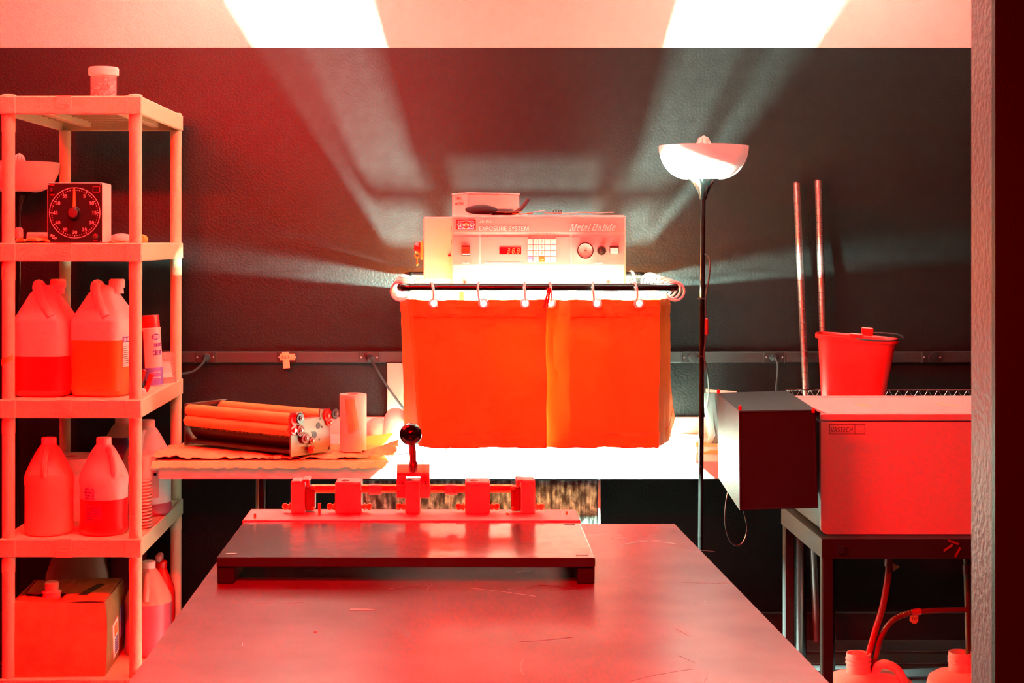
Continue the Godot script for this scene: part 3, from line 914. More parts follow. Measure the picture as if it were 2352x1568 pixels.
# ------------------------------------------------------------------ plastic shelf unit
const TIERS := [1.903, 1.452, 0.972, 0.546, 0.116]
const SX0 := -1.376
const SX1 := -0.941
const SD0 := 4.8
const SD1 := 5.56
func shelf_unit() -> void:
	var o := Vector3((SX0 + SX1) * 0.5, 0, -(SD0 + SD1) * 0.5)
	var t := thing("shelf_unit", "pale moulded plastic shelf unit with five tiers of bottles under red light", "shelf unit", o)
	var w := SX1 - SX0
	var dp := SD1 - SD0
	var sm := M.new()
	sm.box(Vector3(0, -0.004, 0), Vector3(w - 0.004, 0.008, dp - 0.004), 0.002)
	for s in [-1.0, 1.0]:
		sm.box(Vector3(0, -0.028, s * (dp * 0.5 - 0.006)), Vector3(w, 0.056, 0.012), 0.003)
		sm.box(Vector3(s * (w * 0.5 - 0.006), -0.028, 0), Vector3(0.012, 0.056, dp), 0.003)
	var rib := M.new()
	for i in 9: rib.box(Vector3(0, -0.018, -dp * 0.5 + dp * (i + 0.75) / 9.5), Vector3(w - 0.02, 0.022, 0.004), 0.001)
	for i in 22: rib.box(Vector3(-w * 0.5 + w * (i + 0.75) / 22.5, -0.011, 0), Vector3(0.003, 0.01, dp - 0.02), 0.0008)
	for s in [-0.12, 0.12]: rib.box(Vector3(s, -0.026, 0), Vector3(0.03, 0.036, dp - 0.02), 0.003)
	var shelf_mesh := sm.mesh()
	var rib_mesh := rib.mesh()
	var ox := -0.048 / 2.0
	var badge := M.new()
	badge.prism([Vector2(-0.022, 0), Vector2(0.022, 0), Vector2(0.026, -0.055), Vector2(-0.026, -0.055)], 0.0, 0.003)
	var badge_mesh := badge.mesh()
	var oval := M.new()
	oval.tube(oval_pts(0.017, 0.0055, 0.0035), 0.0009, 5)
	var oval_mesh := oval.mesh()
	var block := M.new().box(Vector3(0, -0.028, 0), Vector3(0.052, 0.057, 0.016), 0.003).mesh()
	var cap_mesh := M.new().lathe([[0.0225, 0], [0.0225, 0.003], [0.019, 0.0055], [0, 0.0055]], 20).mesh()
	for i in 5:
		var s := part(t, "shelf", shelf_mesh, mats.shelf_plastic, 38, Vector3(0, TIERS[i], 0))
		part(s, "ribs", rib_mesh, mats.shelf_plastic)
		var b := part(s, "badge", badge_mesh, mats.shelf_plastic, 38, Vector3(ox + 0.005, 0, dp * 0.5))
		b.name = "badge"
		part(s, "badge_oval", oval_mesh, mats.shelf_plastic, 38, Vector3(ox + 0.005, -0.031, dp * 0.5))
		for q in [-1.0, 1.0]:
			part(s, "corner_block", block, mats.shelf_plastic, 38, Vector3(q * (w * 0.5 - 0.025), 0, dp * 0.5 - 0.006))
			if i == 0:
				for z in [-1.0, 1.0]:
					part(s, "post_cap", cap_mesh, mats.shelf_plastic, 38, Vector3(q * (w * 0.5 - 0.023), 0, z * (dp * 0.5 - 0.024)))
		var hgt: float = TIERS[i] - 0.056 - (TIERS[i + 1] if i < 4 else 0.0)
		var post := M.new().lathe([[0.0195, 0], [0.0195, hgt * 0.86], [0.0205, hgt * 0.87], [0.0205, hgt]], 20).mesh()
		for q in [-1.0, 1.0]:
			for z in [-1.0, 1.0]:
				part(t, "post", post, mats.shelf_plastic, 38, Vector3(q * (w * 0.5 - 0.022), TIERS[i + 1] if i < 4 else 0.0, z * (dp * 0.5 - 0.024)))
	single("masking_tape", "scrap of orange masking tape stuck round the front left shelf post", "tape", M.new().sheet(8, 2, func(u, v): return Vector3(-cos(u * 2.2 + 0.3) * 0.0212, v * 0.018 + u * 0.018, sin(u * 2.2 + 0.3) * 0.0212), 0.0006), mats.paper_orange, Vector3(SX0 + 0.022, 1.075, -SD0 - 0.024))

func oval_pts(a: float, b: float, z: float) -> Array:
	var r := []
	for i in 25:
		var t := TAU * i / 24.0
		r.append(Vector3(signf(cos(t)) * pow(absf(cos(t)), 0.6) * a, signf(sin(t)) * pow(absf(sin(t)), 0.6) * b, z))
	return r

# one-gallon round jug, base at the origin; the handle points to local +z
func gallon(n: String, label: String, at: Vector3, yaw: float, body: Material, liquid: Material, level: float, sc := 1.0, group := "") -> Node3D:
	var t := thing(n, label, "jug", at, yaw, group)
	t.scale = Vector3.ONE * sc
	var prof := [[0.066, 0.0], [0.072, 0.004], [0.0755, 0.012], [0.0762, 0.03], [0.0745, 0.034], [0.0745, 0.150], [0.0762, 0.155], [0.0765, 0.172], [0.073, 0.188], [0.062, 0.212], [0.048, 0.240], [0.034, 0.264], [0.025, 0.275], [0.0215, 0.280]]
	var lower := []
	var upper := []
	for i in prof.size() - 1:
		var a: Array = prof[i]
		var b: Array = prof[i + 1]
		if a[1] <= level: lower.append(a)
		if a[1] <= level and b[1] > level:
			var q: float = (level - a[1]) / (b[1] - a[1])
			var c := [lerpf(a[0], b[0], q), level]
			lower.append(c); upper.append(c)
		if b[1] > level: upper.append(b)
	part(t, "bottle", M.new().lathe(upper, 36), body)
	if liquid: part(t, "filled_body", M.new().lathe(lower, 36), liquid)
	part(t, "cap", M.new().lathe([[0.0225, 0.277], [0.0232, 0.279], [0.0232, 0.296], [0.0215, 0.299], [0, 0.299]], 28), mats.jug_cap)
	var h := M.new()
	h.tube(spline([Vector3(0, 0.262, 0.022), Vector3(0, 0.262, 0.044), Vector3(0, 0.245, 0.058), Vector3(0, 0.21, 0.071), Vector3(0, 0.185, 0.070)], 5), 0.0105, 10)
	part(t, "handle", h, body)
	return t

# large rectangular jug with a moulded handle hump and an offset cap
func big_jug(label: String, at: Vector3, yaw: float, liquid: Material, level: float) -> Node3D:
	var t := thing("chemical_jug", label, "jug", at, yaw, "big chemical jugs on the third shelf")
	var lo := [srect(0.0, 0.072, 0.078, 5), srect(0.006, 0.081, 0.088, 5), srect(0.02, 0.084, 0.091, 5.5), srect(0.022, 0.085, 0.092, 5.5), srect(level, 0.0855, 0.093, 5.5)]
	part(t, "filled_body", M.new().loft(lo), liquid)
	var up := [srect(level, 0.0855, 0.093, 5.5), srect(0.204, 0.0857, 0.0932, 5.5), srect(0.209, 0.0845, 0.0925, 5.5), srect(0.235, 0.0845, 0.0925, 5.5), srect(0.248, 0.08, 0.089, 5), srect(0.285, 0.06, 0.072, 4, -0.004, -0.006), srect(0.32, 0.04, 0.052, 3.5, -0.008, -0.012), srect(0.34, 0.03, 0.04, 3, -0.004, -0.02), srect(0.346, 0.024, 0.03, 2.5, 0.0, -0.024)]
	part(t, "bottle", M.new().loft(up), mats.jug_clear)
	var hd := M.new()
	hd.tube(spline([Vector3(-0.014, 0.33, -0.02), Vector3(-0.02, 0.35, 0.005), Vector3(-0.018, 0.343, 0.028), Vector3(-0.006, 0.318, 0.044), Vector3(0.018, 0.282, 0.062), Vector3(0.045, 0.248, 0.078)], 6), 0.0155, 12)
	part(t, "handle", hd, mats.jug_clear)
	part(t, "neck", M.new().lathe([[0.022, 0.32], [0.019, 0.35]], 20, Transform3D(Basis.IDENTITY, Vector3(0.028, 0, -0.03))), mats.jug_clear)
	var cp := M.new().lathe([[0.0235, 0.338], [0.0245, 0.34], [0.0245, 0.362], [0.022, 0.366], [0, 0.366]], 24, Transform3D(Basis.IDENTITY, Vector3(0.028, 0, -0.03)))
	for i in 24:
		var a := TAU * i / 24.0
		cp.box(Vector3(0.028 + cos(a) * 0.0247, 0.351, -0.03 + sin(a) * 0.0247), Vector3(0.0016, 0.02, 0.0016), 0.0003)
	part(t, "cap", cp, mats.jug_cap)
	return t

func shelf_goods() -> void:
	# --- top: confetti jar
	var j := thing("jar", "clear plastic jar of confetti with white lid on the top shelf", "jar", P(238, 0, 4.95) * Vector3(1, 0, 1) + Vector3(0, TIERS[0], 0))
	part(j, "wall", M.new().lathe([[0.038, 0.0], [0.041, 0.003], [0.041, 0.082], [0.0395, 0.082], [0.0395, 0.004], [0.0, 0.004]], 32), mats.clear_plastic)
	part(j, "lid", M.new().lathe([[0.0465, 0.078], [0.0475, 0.080], [0.0475, 0.098], [0.045, 0.103], [0.0, 0.103]], 32), mats.jug_cap)
	var rng := RandomNumberGenerator.new()
	rng.seed = 12
	var cm := [mats.paper, mt("confetti_pink", Color(0.85, 0.5, 0.5), 0.5), mt("confetti_red", Color(0.8, 0.2, 0.15), 0.5)]
	for c in 3:
		var m := M.new()
		for i in 170:
			var a := rng.randf() * TAU
			var r := 0.035 * sqrt(rng.randf())
			if i % 2: r = 0.0345
			var hh := 0.055 + 0.012 * cos(a * 1.0)
			var y := 0.006 + rng.randf() * (hh - 0.008)
			var b := Basis.from_euler(Vector3(rng.randf() * 3, rng.randf() * 6, rng.randf() * 3))
			m.lathe([[0.0042, -0.0002], [0.0042, 0.0002], [0.0, 0.0002]], 6, Transform3D(b, Vector3(cos(a) * r, y, sin(a) * r)))
		var cf := part(j, "confetti", m, cm[c], 10)
		cf.set_meta("kind", "stuff")
	# --- second tier: timer and clutter
	timer()
	var y2: float = TIERS[1]
	single("rolled_cloth", "twisted white cloth lying right of the darkroom timer", "cloth", lump(Vector3(0.05, 0.024, 0.035), 0.16, 0.06, 31), mats.tissue, P(278, 0, 5.15) * Vector3(1, 0, 1) + Vector3(0, y2 + 0.012, 0))
	single("sponge", "orange sponge at the right edge of the second shelf", "sponge", lump(Vector3(0.024, 0.02, 0.03), 0.12, 0.3, 33, 48, 32), mt("sponge_orange", Color(0.82, 0.5, 0.2), 0.95), P(323, 0, 5.0) * Vector3(1, 0, 1) + Vector3(0, y2 + 0.01, 0))
	var tube_ := M.new().lathe([[0.017, 0.0], [0.017, 0.13], [0.0155, 0.13], [0.0155, 0.0], [0.017, 0.0]], 20, Transform3D(Basis(Vector3.FORWARD, PI / 2), Vector3.ZERO))
	single("cardboard_tube", "grey cardboard tube lying behind the darkroom timer", "tube", tube_, mats.paper, P(64, 0, 5.2) * Vector3(1, 0, 1) + Vector3(0, y2 + 0.018, 0))
	var fl := [[75, 4.92, "black_rubber", "flat black rubber glove left of the darkroom timer", 0.12, 0.006], [80, 4.86, "paper_orange", "folded orange cloth peeking out left of the darkroom timer", 0.11, 0.012], [285, 4.93, "paper_orange", "flat orange scrap right of the darkroom timer", 0.09, 0.004], [272, 5.02, "cloth_grey", "flat grey rag under the twisted white cloth", 0.1, 0.004]]
	for i in fl.size():
		var q: Array = fl[i]
		var n := new_noise(80 + i, 0.2)
		single("rag", q[3], "rag", M.new().sheet(14, 8, func(u, v): return Vector3((u - 0.5) * q[4], 0.002 + q[5] * absf(n.get_noise_2d(u * 12.0, v * 8.0)) * 2.0 + q[5] * 0.4 * sin(u * 3.1), (0.5 - v) * 0.07), 0.002), mats[q[2]], P(q[0], 0, q[1]) * Vector3(1, 0, 1) + Vector3(0, y2, 0), "rags on the second shelf")
	# --- third tier
	var y3: float = TIERS[2]
	big_jug("big jug half full of red liquid on the third shelf", Vector3(-1.272, y3, -4.955), -6, mats.liquid_red, 0.128)
	var oj := big_jug("big jug mostly full of orange liquid beside the red one", Vector3(-1.088, y3, -4.96), -14, mats.liquid_orange, 0.178)
	part(oj, "label_sheet", M.new().box(Vector3(0.0862, 0.14, 0.02), Vector3(0.0012, 0.095, 0.06), 0.0003), mats.paper)
	part(oj, "label_band", M.new().box(Vector3(0.0866, 0.178, 0.02), Vector3(0.0014, 0.018, 0.06), 0.0003), mats.print_purple)
	for i in 9: part(oj, "print_line", M.new().box(Vector3(0.0868, 0.157 - i * 0.0065, 0.02 + (i % 3) * 0.004), Vector3(0.001, 0.0018, 0.044), 0.0002), mats.print_black)
	text(oj, "SR-2001", Vector3(0.0878, 0.178, 0.02), 0.05, 0.011, mats.print_white, Vector3(0, 90, 0), "Droid Sans", 700)
	spray_can(Vector3(-0.992, y3, -5.27))
	var bk := thing("beaker", "clear glass beaker upside down behind the spray can", "beaker", Vector3(-1.0, y3, -5.405))
	part(bk, "glass_wall", M.new().lathe([[0.062, 0.0], [0.063, 0.004], [0.05, 0.096], [0.043, 0.106], [0.0, 0.108], [0.0, 0.105], [0.041, 0.103], [0.048, 0.094], [0.0605, 0.004], [0.0605, 0.0], [0.062, 0.0]], 32), mats.glass)
	part(bk, "label_patch", M.new().sheet(8, 2, func(u, v): return Vector3(sin(0.2 + u * 0.9) * (0.0615 - 0.012 * v), 0.02 + v * 0.055, cos(0.2 + u * 0.9) * (0.0615 - 0.012 * v)), 0.0008), mats.paper)
	for i in 6: part(bk, "scale_mark", M.new().box(Vector3(sin(1.25) * (0.0615 - 0.0022 * i), 0.018 + i * 0.012, cos(1.25) * (0.0615 - 0.0022 * i)), Vector3(0.002, 0.0022, 0.012), 0.0003), mats.print_red)
	var cl := thing("spring_clamp", "dark red spring clamp lying beside the front right shelf post", "clamp", Vector3(-0.99, y3, -5.05), 20)
	part(cl, "jaw", M.new().box(Vector3(0.012, 0.03, 0.0), Vector3(0.014, 0.075, 0.022), 0.003, Transform3D(Basis(Vector3.BACK, -0.35), Vector3.ZERO)), mats.red_plastic)
	part(cl, "jaw", M.new().box(Vector3(-0.014, 0.034, 0.0), Vector3(0.014, 0.075, 0.022), 0.003, Transform3D(Basis(Vector3.BACK, -0.35), Vector3.ZERO)), mats.red_dark)
	part(cl, "spring", M.new().ring(Vector3(0.006, 0.03, 0), Vector3.BACK, 0.01, 0.0025, 14, 6), mats.black_metal)
	single("crumpled_paper", "crumpled white scrap in front of the red clamp on the third shelf", "paper", lump(Vector3(0.018, 0.016, 0.018), 0.25, 0.12, 35, 24, 14), mats.tissue, Vector3(-0.973, y3 + 0.008, -4.965))
	single("tape_roll", "black tape roll behind the red clamp", "tape roll", M.new().lathe([[0.016, 0.0], [0.03, 0.0], [0.03, 0.022], [0.016, 0.022], [0.016, 0.0]], 24), mats.black_rubber, Vector3(-1.035, y3, -5.17))
	single("scraper", "yellow plastic scraper standing behind the front left shelf post", "scraper", M.new().prism([Vector2(-0.012, 0), Vector2(0.012, 0), Vector2(0.016, 0.2), Vector2(0.01, 0.255), Vector2(0.0, 0.262), Vector2(-0.01, 0.255), Vector2(-0.016, 0.2)], -0.004, 0.004), mt("scraper_yellow", Color(0.85, 0.68, 0.1), 0.5), Vector3(-1.352, y3, -5.2))
	# --- fourth tier
	var y4: float = TIERS[3]
	gallon("gallon_jug", "cloudy one-gallon jug with its handle to the front on the fourth shelf", Vector3(-1.25, y4, -4.905), 3, mats.jug_cloudy, mats.jug_cloudy, 0.19, 1.0, "gallon jugs on the fourth shelf")
	var pj := gallon("gallon_jug", "one-gallon fountain solution jug half full of red liquid on the fourth shelf", Vector3(-1.078, y4, -4.905), 38, mats.jug_clear, mats.liquid_red, 0.112, 1.0, "gallon jugs on the fourth shelf")
	var rows := [["PRO 3°", 0.146, 0.034], ["UNIVERSAL", 0.136, 0.04], ["FOUNTAIN", 0.127, 0.036], ["SOLUTION", 0.118, 0.036]]
	for r in rows:
		wrapped(pj, r[0], r[1], r[2], 0.0066, 0.0757, -38.0 - 24.0, mats.print_purple)
	for i in 9: print_arc(pj, 0.1 - i * 0.0065, 0.05 + 0.006 * (i % 3), 0.0014, 0.0758, -52.0, mats.print_purple)
	gallon("gallon_jug", "tall jug of purple liquid at the back of the fourth shelf", Vector3(-1.118, y4, -5.37), 60, mats.jug_clear, mats.liquid_purple, 0.235, 1.04, "gallon jugs on the fourth shelf")
	var lj := gallon("gallon_jug", "clouded labelled jug at the right edge of the fourth shelf", Vector3(-1.008, y4, -5.25), -10, mats.jug_clear, mats.liquid_pink, 0.04, 1.05, "gallon jugs on the fourth shelf")
	part(lj, "label_sheet", M.new().sheet(10, 2, func(u, v): return Vector3(sin(-0.35 + u * 1.2) * 0.0757, 0.06 + v * 0.085, cos(-0.35 + u * 1.2) * 0.0757), 0.0006), mt("label_pink", Color(0.85, 0.5, 0.48), 0.6))
	part(lj, "label_mark", M.new().box(Vector3(0.045, 0.135, 0.0612), Vector3(0.016, 0.01, 0.002), 0.0003, Transform3D(Basis(Vector3.UP, 0.0), Vector3.ZERO)), mats.print_black)
	for i in 6: print_arc(lj, 0.118 - i * 0.009, 0.036 + 0.004 * (i % 2), 0.0016, 0.0763, 16.0, mats.print_black)
	var cs := M.new()
	for i in 15: cs.lathe([[0.026 + 0.0003 * i, i * 0.0105], [0.036, i * 0.0105 + 0.006], [0.038, i * 0.0105 + 0.009], [0.036, i * 0.0105 + 0.0102]], 24)
	cs.lathe([[0.035, 0.157], [0.037, 0.225], [0.039, 0.229], [0.037, 0.23], [0.0, 0.225]], 24)
	single("cup_stack", "stack of ribbed clear cups behind the front right shelf post", "cup stack", cs, mats.jug_cloudy, Vector3(-0.98, y4, -4.985))
	var pr := thing("paper_roll", "wide white towel roll standing behind the gallon jugs", "paper roll", Vector3(-1.25, y4, -5.2))
	part(pr, "paper", M.new().lathe([[0.1, 0.0], [0.1, 0.197], [0.098, 0.2], [0.022, 0.2], [0.022, 0.0], [0.1, 0.0]], 36), mats.paper)
	part(pr, "core", M.new().lathe([[0.022, 0.001], [0.022, 0.199], [0.019, 0.199], [0.019, 0.001], [0.022, 0.001]], 24), mats.cardboard)
	# --- bottom tier
	carton()
	var y5: float = TIERS[4]
	var wj := thing("canister", "wide whitish canister behind the carton on the bottom shelf", "canister", Vector3(-1.262, y5, -5.36))
	part(wj, "body", M.new().loft([srect(0, 0.1, 0.08, 4), srect(0.01, 0.108, 0.088, 4), srect(0.21, 0.106, 0.086, 4), srect(0.28, 0.085, 0.065, 3), srect(0.3, 0.04, 0.035, 2)]), mats.jug_cloudy)
	part(wj, "cap", M.new().lathe([[0.024, 0.295], [0.024, 0.325], [0, 0.327]], 20), mats.jug_cap)
	single("dark_canister", "dark red square canister behind the carton on the bottom shelf", "canister", M.new().loft([srect(0, 0.05, 0.05, 6), srect(0.01, 0.055, 0.055, 6), srect(0.28, 0.055, 0.055, 6), srect(0.3, 0.04, 0.04, 5)]), mats.red_dark, Vector3(-1.095, y5, -5.37))
	gallon("gallon_jug", "pink one-gallon jug at the right end of the bottom shelf", Vector3(-0.978, y5, -5.11), 4, mats.jug_cloudy, mats.liquid_pink, 0.17, 1.0)
	var rb := thing("trigger_bottle", "red squeeze bottle with a nozzle at the back of the bottom shelf", "bottle", Vector3(-0.982, y5, -5.345))
	part(rb, "body", M.new().lathe([[0.045, 0.0], [0.05, 0.005], [0.05, 0.14], [0.046, 0.165], [0.03, 0.205], [0.022, 0.225], [0.02, 0.235]], 28), mats.red_plastic)
	part(rb, "collar", M.new().lathe([[0.023, 0.232], [0.023, 0.25], [0.018, 0.253], [0, 0.253]], 20), mats.red_plastic)
	part(rb, "nozzle", M.new().box(Vector3(-0.002, 0.266, 0.01), Vector3(0.022, 0.026, 0.05), 0.006), mt("nozzle_pale", Color(0.8, 0.5, 0.48), 0.5))
	var sb := thing("paper_carton", "small torn carton on the floor at the far left edge", "box", Vector3(-1.47, 0, -4.86), 10)
	part(sb, "body", M.new().box(Vector3(0, 0.07, 0), Vector3(0.11, 0.14, 0.12), 0.003), mats.cardboard)
	part(sb, "flap", M.new().box(Vector3(0.03, 0.146, 0.0), Vector3(0.09, 0.003, 0.11), 0.001, Transform3D(Basis(Vector3.BACK, 0.25), Vector3(0, 0, 0))), mats.cardboard)

# lettering laid round a cylinder of radius r: one mesh per character
func wrapped(parent: Node, s: String, y: float, w: float, h: float, r: float, deg: float, mat: Material) -> void:
	var n := s.length()
	var step := w / n
	for i in n:
		var ch := s.substr(i, 1)
		if ch == " ": continue
		var a := deg_to_rad(deg) + ((i + 0.5) * step - w * 0.5) / r
		text(parent, ch, Vector3(sin(a) * r, y, cos(a) * r), step * 0.82, h, mat, Vector3(0, rad_to_deg(a), 0), "Droid Sans", 700, 0.0, "letter")

# a printed line laid round a cylinder
func print_arc(parent: Node, y: float, w: float, h: float, r: float, deg: float, mat: Material) -> void:
	part(parent, "print_line", M.new().sheet(6, 1, func(u, v): return Vector3(sin(deg_to_rad(deg) + (u - 0.5) * w / r) * r, y + (v - 0.5) * h, cos(deg_to_rad(deg) + (u - 0.5) * w / r) * r), 0.0005), mat)

func spray_can(at: Vector3) -> void:
	var t := thing("spray_can", "white and purple aerosol cleaner can with a red cap", "spray can", at, -4)
	t.rotation_degrees.z = 3.0
	part(t, "can_body", M.new().lathe([[0.031, 0.0], [0.0335, 0.003], [0.0335, 0.188], [0.0345, 0.19], [0.0345, 0.193], [0.03, 0.197]], 36), mt("can_white", Color(0.93, 0.9, 0.88), 0.3))
	part(t, "cap", M.new().lathe([[0.0315, 0.193], [0.031, 0.232], [0.029, 0.237], [0, 0.238]], 32), mats.red_plastic)
	var strip := func(n: String, a0: float, a1: float, y0: float, y1: float, mat: Material) -> void:
		part(t, n, M.new().sheet(12, 1, func(u, v): return Vector3(sin(lerpf(a0, a1, u)), 0, cos(lerpf(a0, a1, u))) * 0.0337 + Vector3(0, lerpf(y0, y1, v), 0), 0.0006), mat)
	strip.call("print_band", -1.5, -0.72, 0.006, 0.185, mats.print_purple)
	strip.call("print_stripe", -0.72, -0.55, 0.006, 0.185, mt("can_crimson", Color(0.55, 0.08, 0.2), 0.4))
	strip.call("print_band", -0.55, 1.7, 0.004, 0.062, mt("can_violet", Color(0.45, 0.36, 0.68), 0.4))
	# oval mark and words
	part(t, "print_oval", M.new().sheet(14, 8, func(u, v): return Vector3(sin(0.78 + (u - 0.5) * 0.95 * sqrt(maxf(1.0 - pow(2.0 * v - 1.0, 2.0), 0.0))) * 0.034, 0.165 + (v - 0.5) * 0.022, cos(0.78 + (u - 0.5) * 0.95 * sqrt(maxf(1.0 - pow(2.0 * v - 1.0, 2.0), 0.0))) * 0.034), 0.0005), mats.print_purple)
	wrapped(t, "Spray", 0.165, 0.026, 0.011, 0.0344, 46.0, mats.print_white)
	wrapped(t, "clean", 0.112, 0.036, 0.016, 0.0341, 50.0, mats.print_purple)
	wrapped(t, "glass", 0.137, 0.034, 0.012, 0.0341, 56.0, mats.print_purple)
	print_arc(t, 0.046, 0.026, 0.004, 0.0343, 40.0, mats.print_white)
	print_arc(t, 0.029, 0.036, 0.004, 0.0343, 34.0, mats.print_white)

func timer() -> void:
	var d := 4.835
	var k := d / F
	var c := P(172, 484, d)
	var y2: float = TIERS[1]
	var w := 127.0 * k
	var h := 139.0 * k
	var t := thing("darkroom_timer", "white cased darkroom timer with a big black dial on the second shelf", "timer", Vector3(c.x, y2, -d), 1.5)
	part(t, "case", M.new().box(Vector3(0, h * 0.5, -0.072), Vector3(w, h, 0.14), 0.003), mats.machine_white)
	part(t, "face_plate", M.new().box(Vector3(0, h * 0.5, 0), Vector3(w - 0.004, h - 0.004, 0.004), 0.0008), mats.dial_black)
	var z := 0.0024
	var o := Vector3(0, h * 0.5, z)
	var R := 57.5 * k
	part(t, "dial_ring", M.new().ring(o, Vector3.BACK, R, 0.0009, 72, 5), mats.print_white)
	for i in 60:
		var a := TAU * i / 60.0
		var dir := Vector3(sin(a), cos(a), 0)
		if i % 5 == 0:
			part(t, "tick", M.new().box(Vector3.ZERO, Vector3(0.002, 0.0058, 0.0008), 0.0002, Transform3D(Basis(Vector3.BACK, -a), o + dir * (R - 0.0062))), mats.print_white)
		else:
			part(t, "minute_dot", M.new().ball(o + dir * (R - 0.0072), Vector3(0.0012, 0.0012, 0.0005), 8, 4), mats.print_white)
	for i in range(5, 60, 5):
		var a := TAU * i / 60.0
		text(t, str(i), o + Vector3(sin(a), cos(a), 0) * (R - 0.0175), 0, 0.0102, mats.print_white)
	part(t, "hand", M.new().prism([Vector2(-0.0046, 0.018), Vector2(0.0046, 0.018), Vector2(0.0027, 0.074), Vector2(0.0, 0.079), Vector2(-0.0027, 0.074)], 0.006, 0.0076, Transform3D(Basis.IDENTITY, Vector3(0, h * 0.5, z))), mt("hand_orange", Color(0.9, 0.5, 0.2), 0.5))
	part(t, "knob", M.new().lathe([[0.0185, 0], [0.0185, 0.004], [0.0165, 0.006], [0.016, 0.026], [0.014, 0.028], [0, 0.028]], 28, Transform3D(Basis(Vector3.RIGHT, PI / 2), o)), mats.black_plastic)
	part(t, "small_knob", M.new().lathe([[0.009, 0], [0.008, 0.012], [0, 0.013]], 18, Transform3D(Basis(Vector3.RIGHT, PI / 2), Vector3(w * 0.5 - 0.02, 0.021, z))), mats.black_plastic)
	part(t, "toggle_switch", M.new().box(Vector3(-w * 0.5 + 0.016, h - 0.023, z + 0.003), Vector3(0.009, 0.013, 0.008), 0.002), mats.black_plastic)
	var win := M.new()
	for s in [-1.0, 1.0]:
		win.box(Vector3(w * 0.5 - 0.019 + s * 0.0105, h - 0.021, z + 0.0002), Vector3(0.001, 0.017, 0.0012), 0.0003)
		win.box(Vector3(w * 0.5 - 0.019, h - 0.021 + s * 0.0085, z + 0.0002), Vector3(0.021, 0.001, 0.0012), 0.0003)
	part(t, "window_frame", win, mt("timer_window", Color(0.6, 0.2, 0.18), 0.4))
	text(t, "TIME", Vector3(-w * 0.5 + 0.0165, h - 0.0075, z), 0.013, 0.004, mats.print_red)
	text(t, "FOCUS", Vector3(-w * 0.5 + 0.0165, h - 0.038, z), 0.014, 0.004, mats.print_red)
	text(t, "BUZZ", Vector3(w * 0.5 - 0.021, 0.0085, z), 0.012, 0.0032, mats.print_red)
	text(t, "Gra", Vector3(-w * 0.5 + 0.017, 0.0235, z), 0.013, 0.0075, mats.print_white, Vector3(0, 0, -14), "Droid Serif", 700, 0.3)
	text(t, "Lab", Vector3(-w * 0.5 + 0.0235, 0.0165, z), 0.013, 0.0075, mats.print_white, Vector3(0, 0, -14), "Droid Serif", 700, 0.3)
	for sx in [-1.0, 1.0]:
		for yy in [0.006, h - 0.006]:
			part(t, "screw", screw(0.0018), mats.steel, 38, Vector3(sx * (w * 0.5 - 0.006), yy, z - 0.0004))

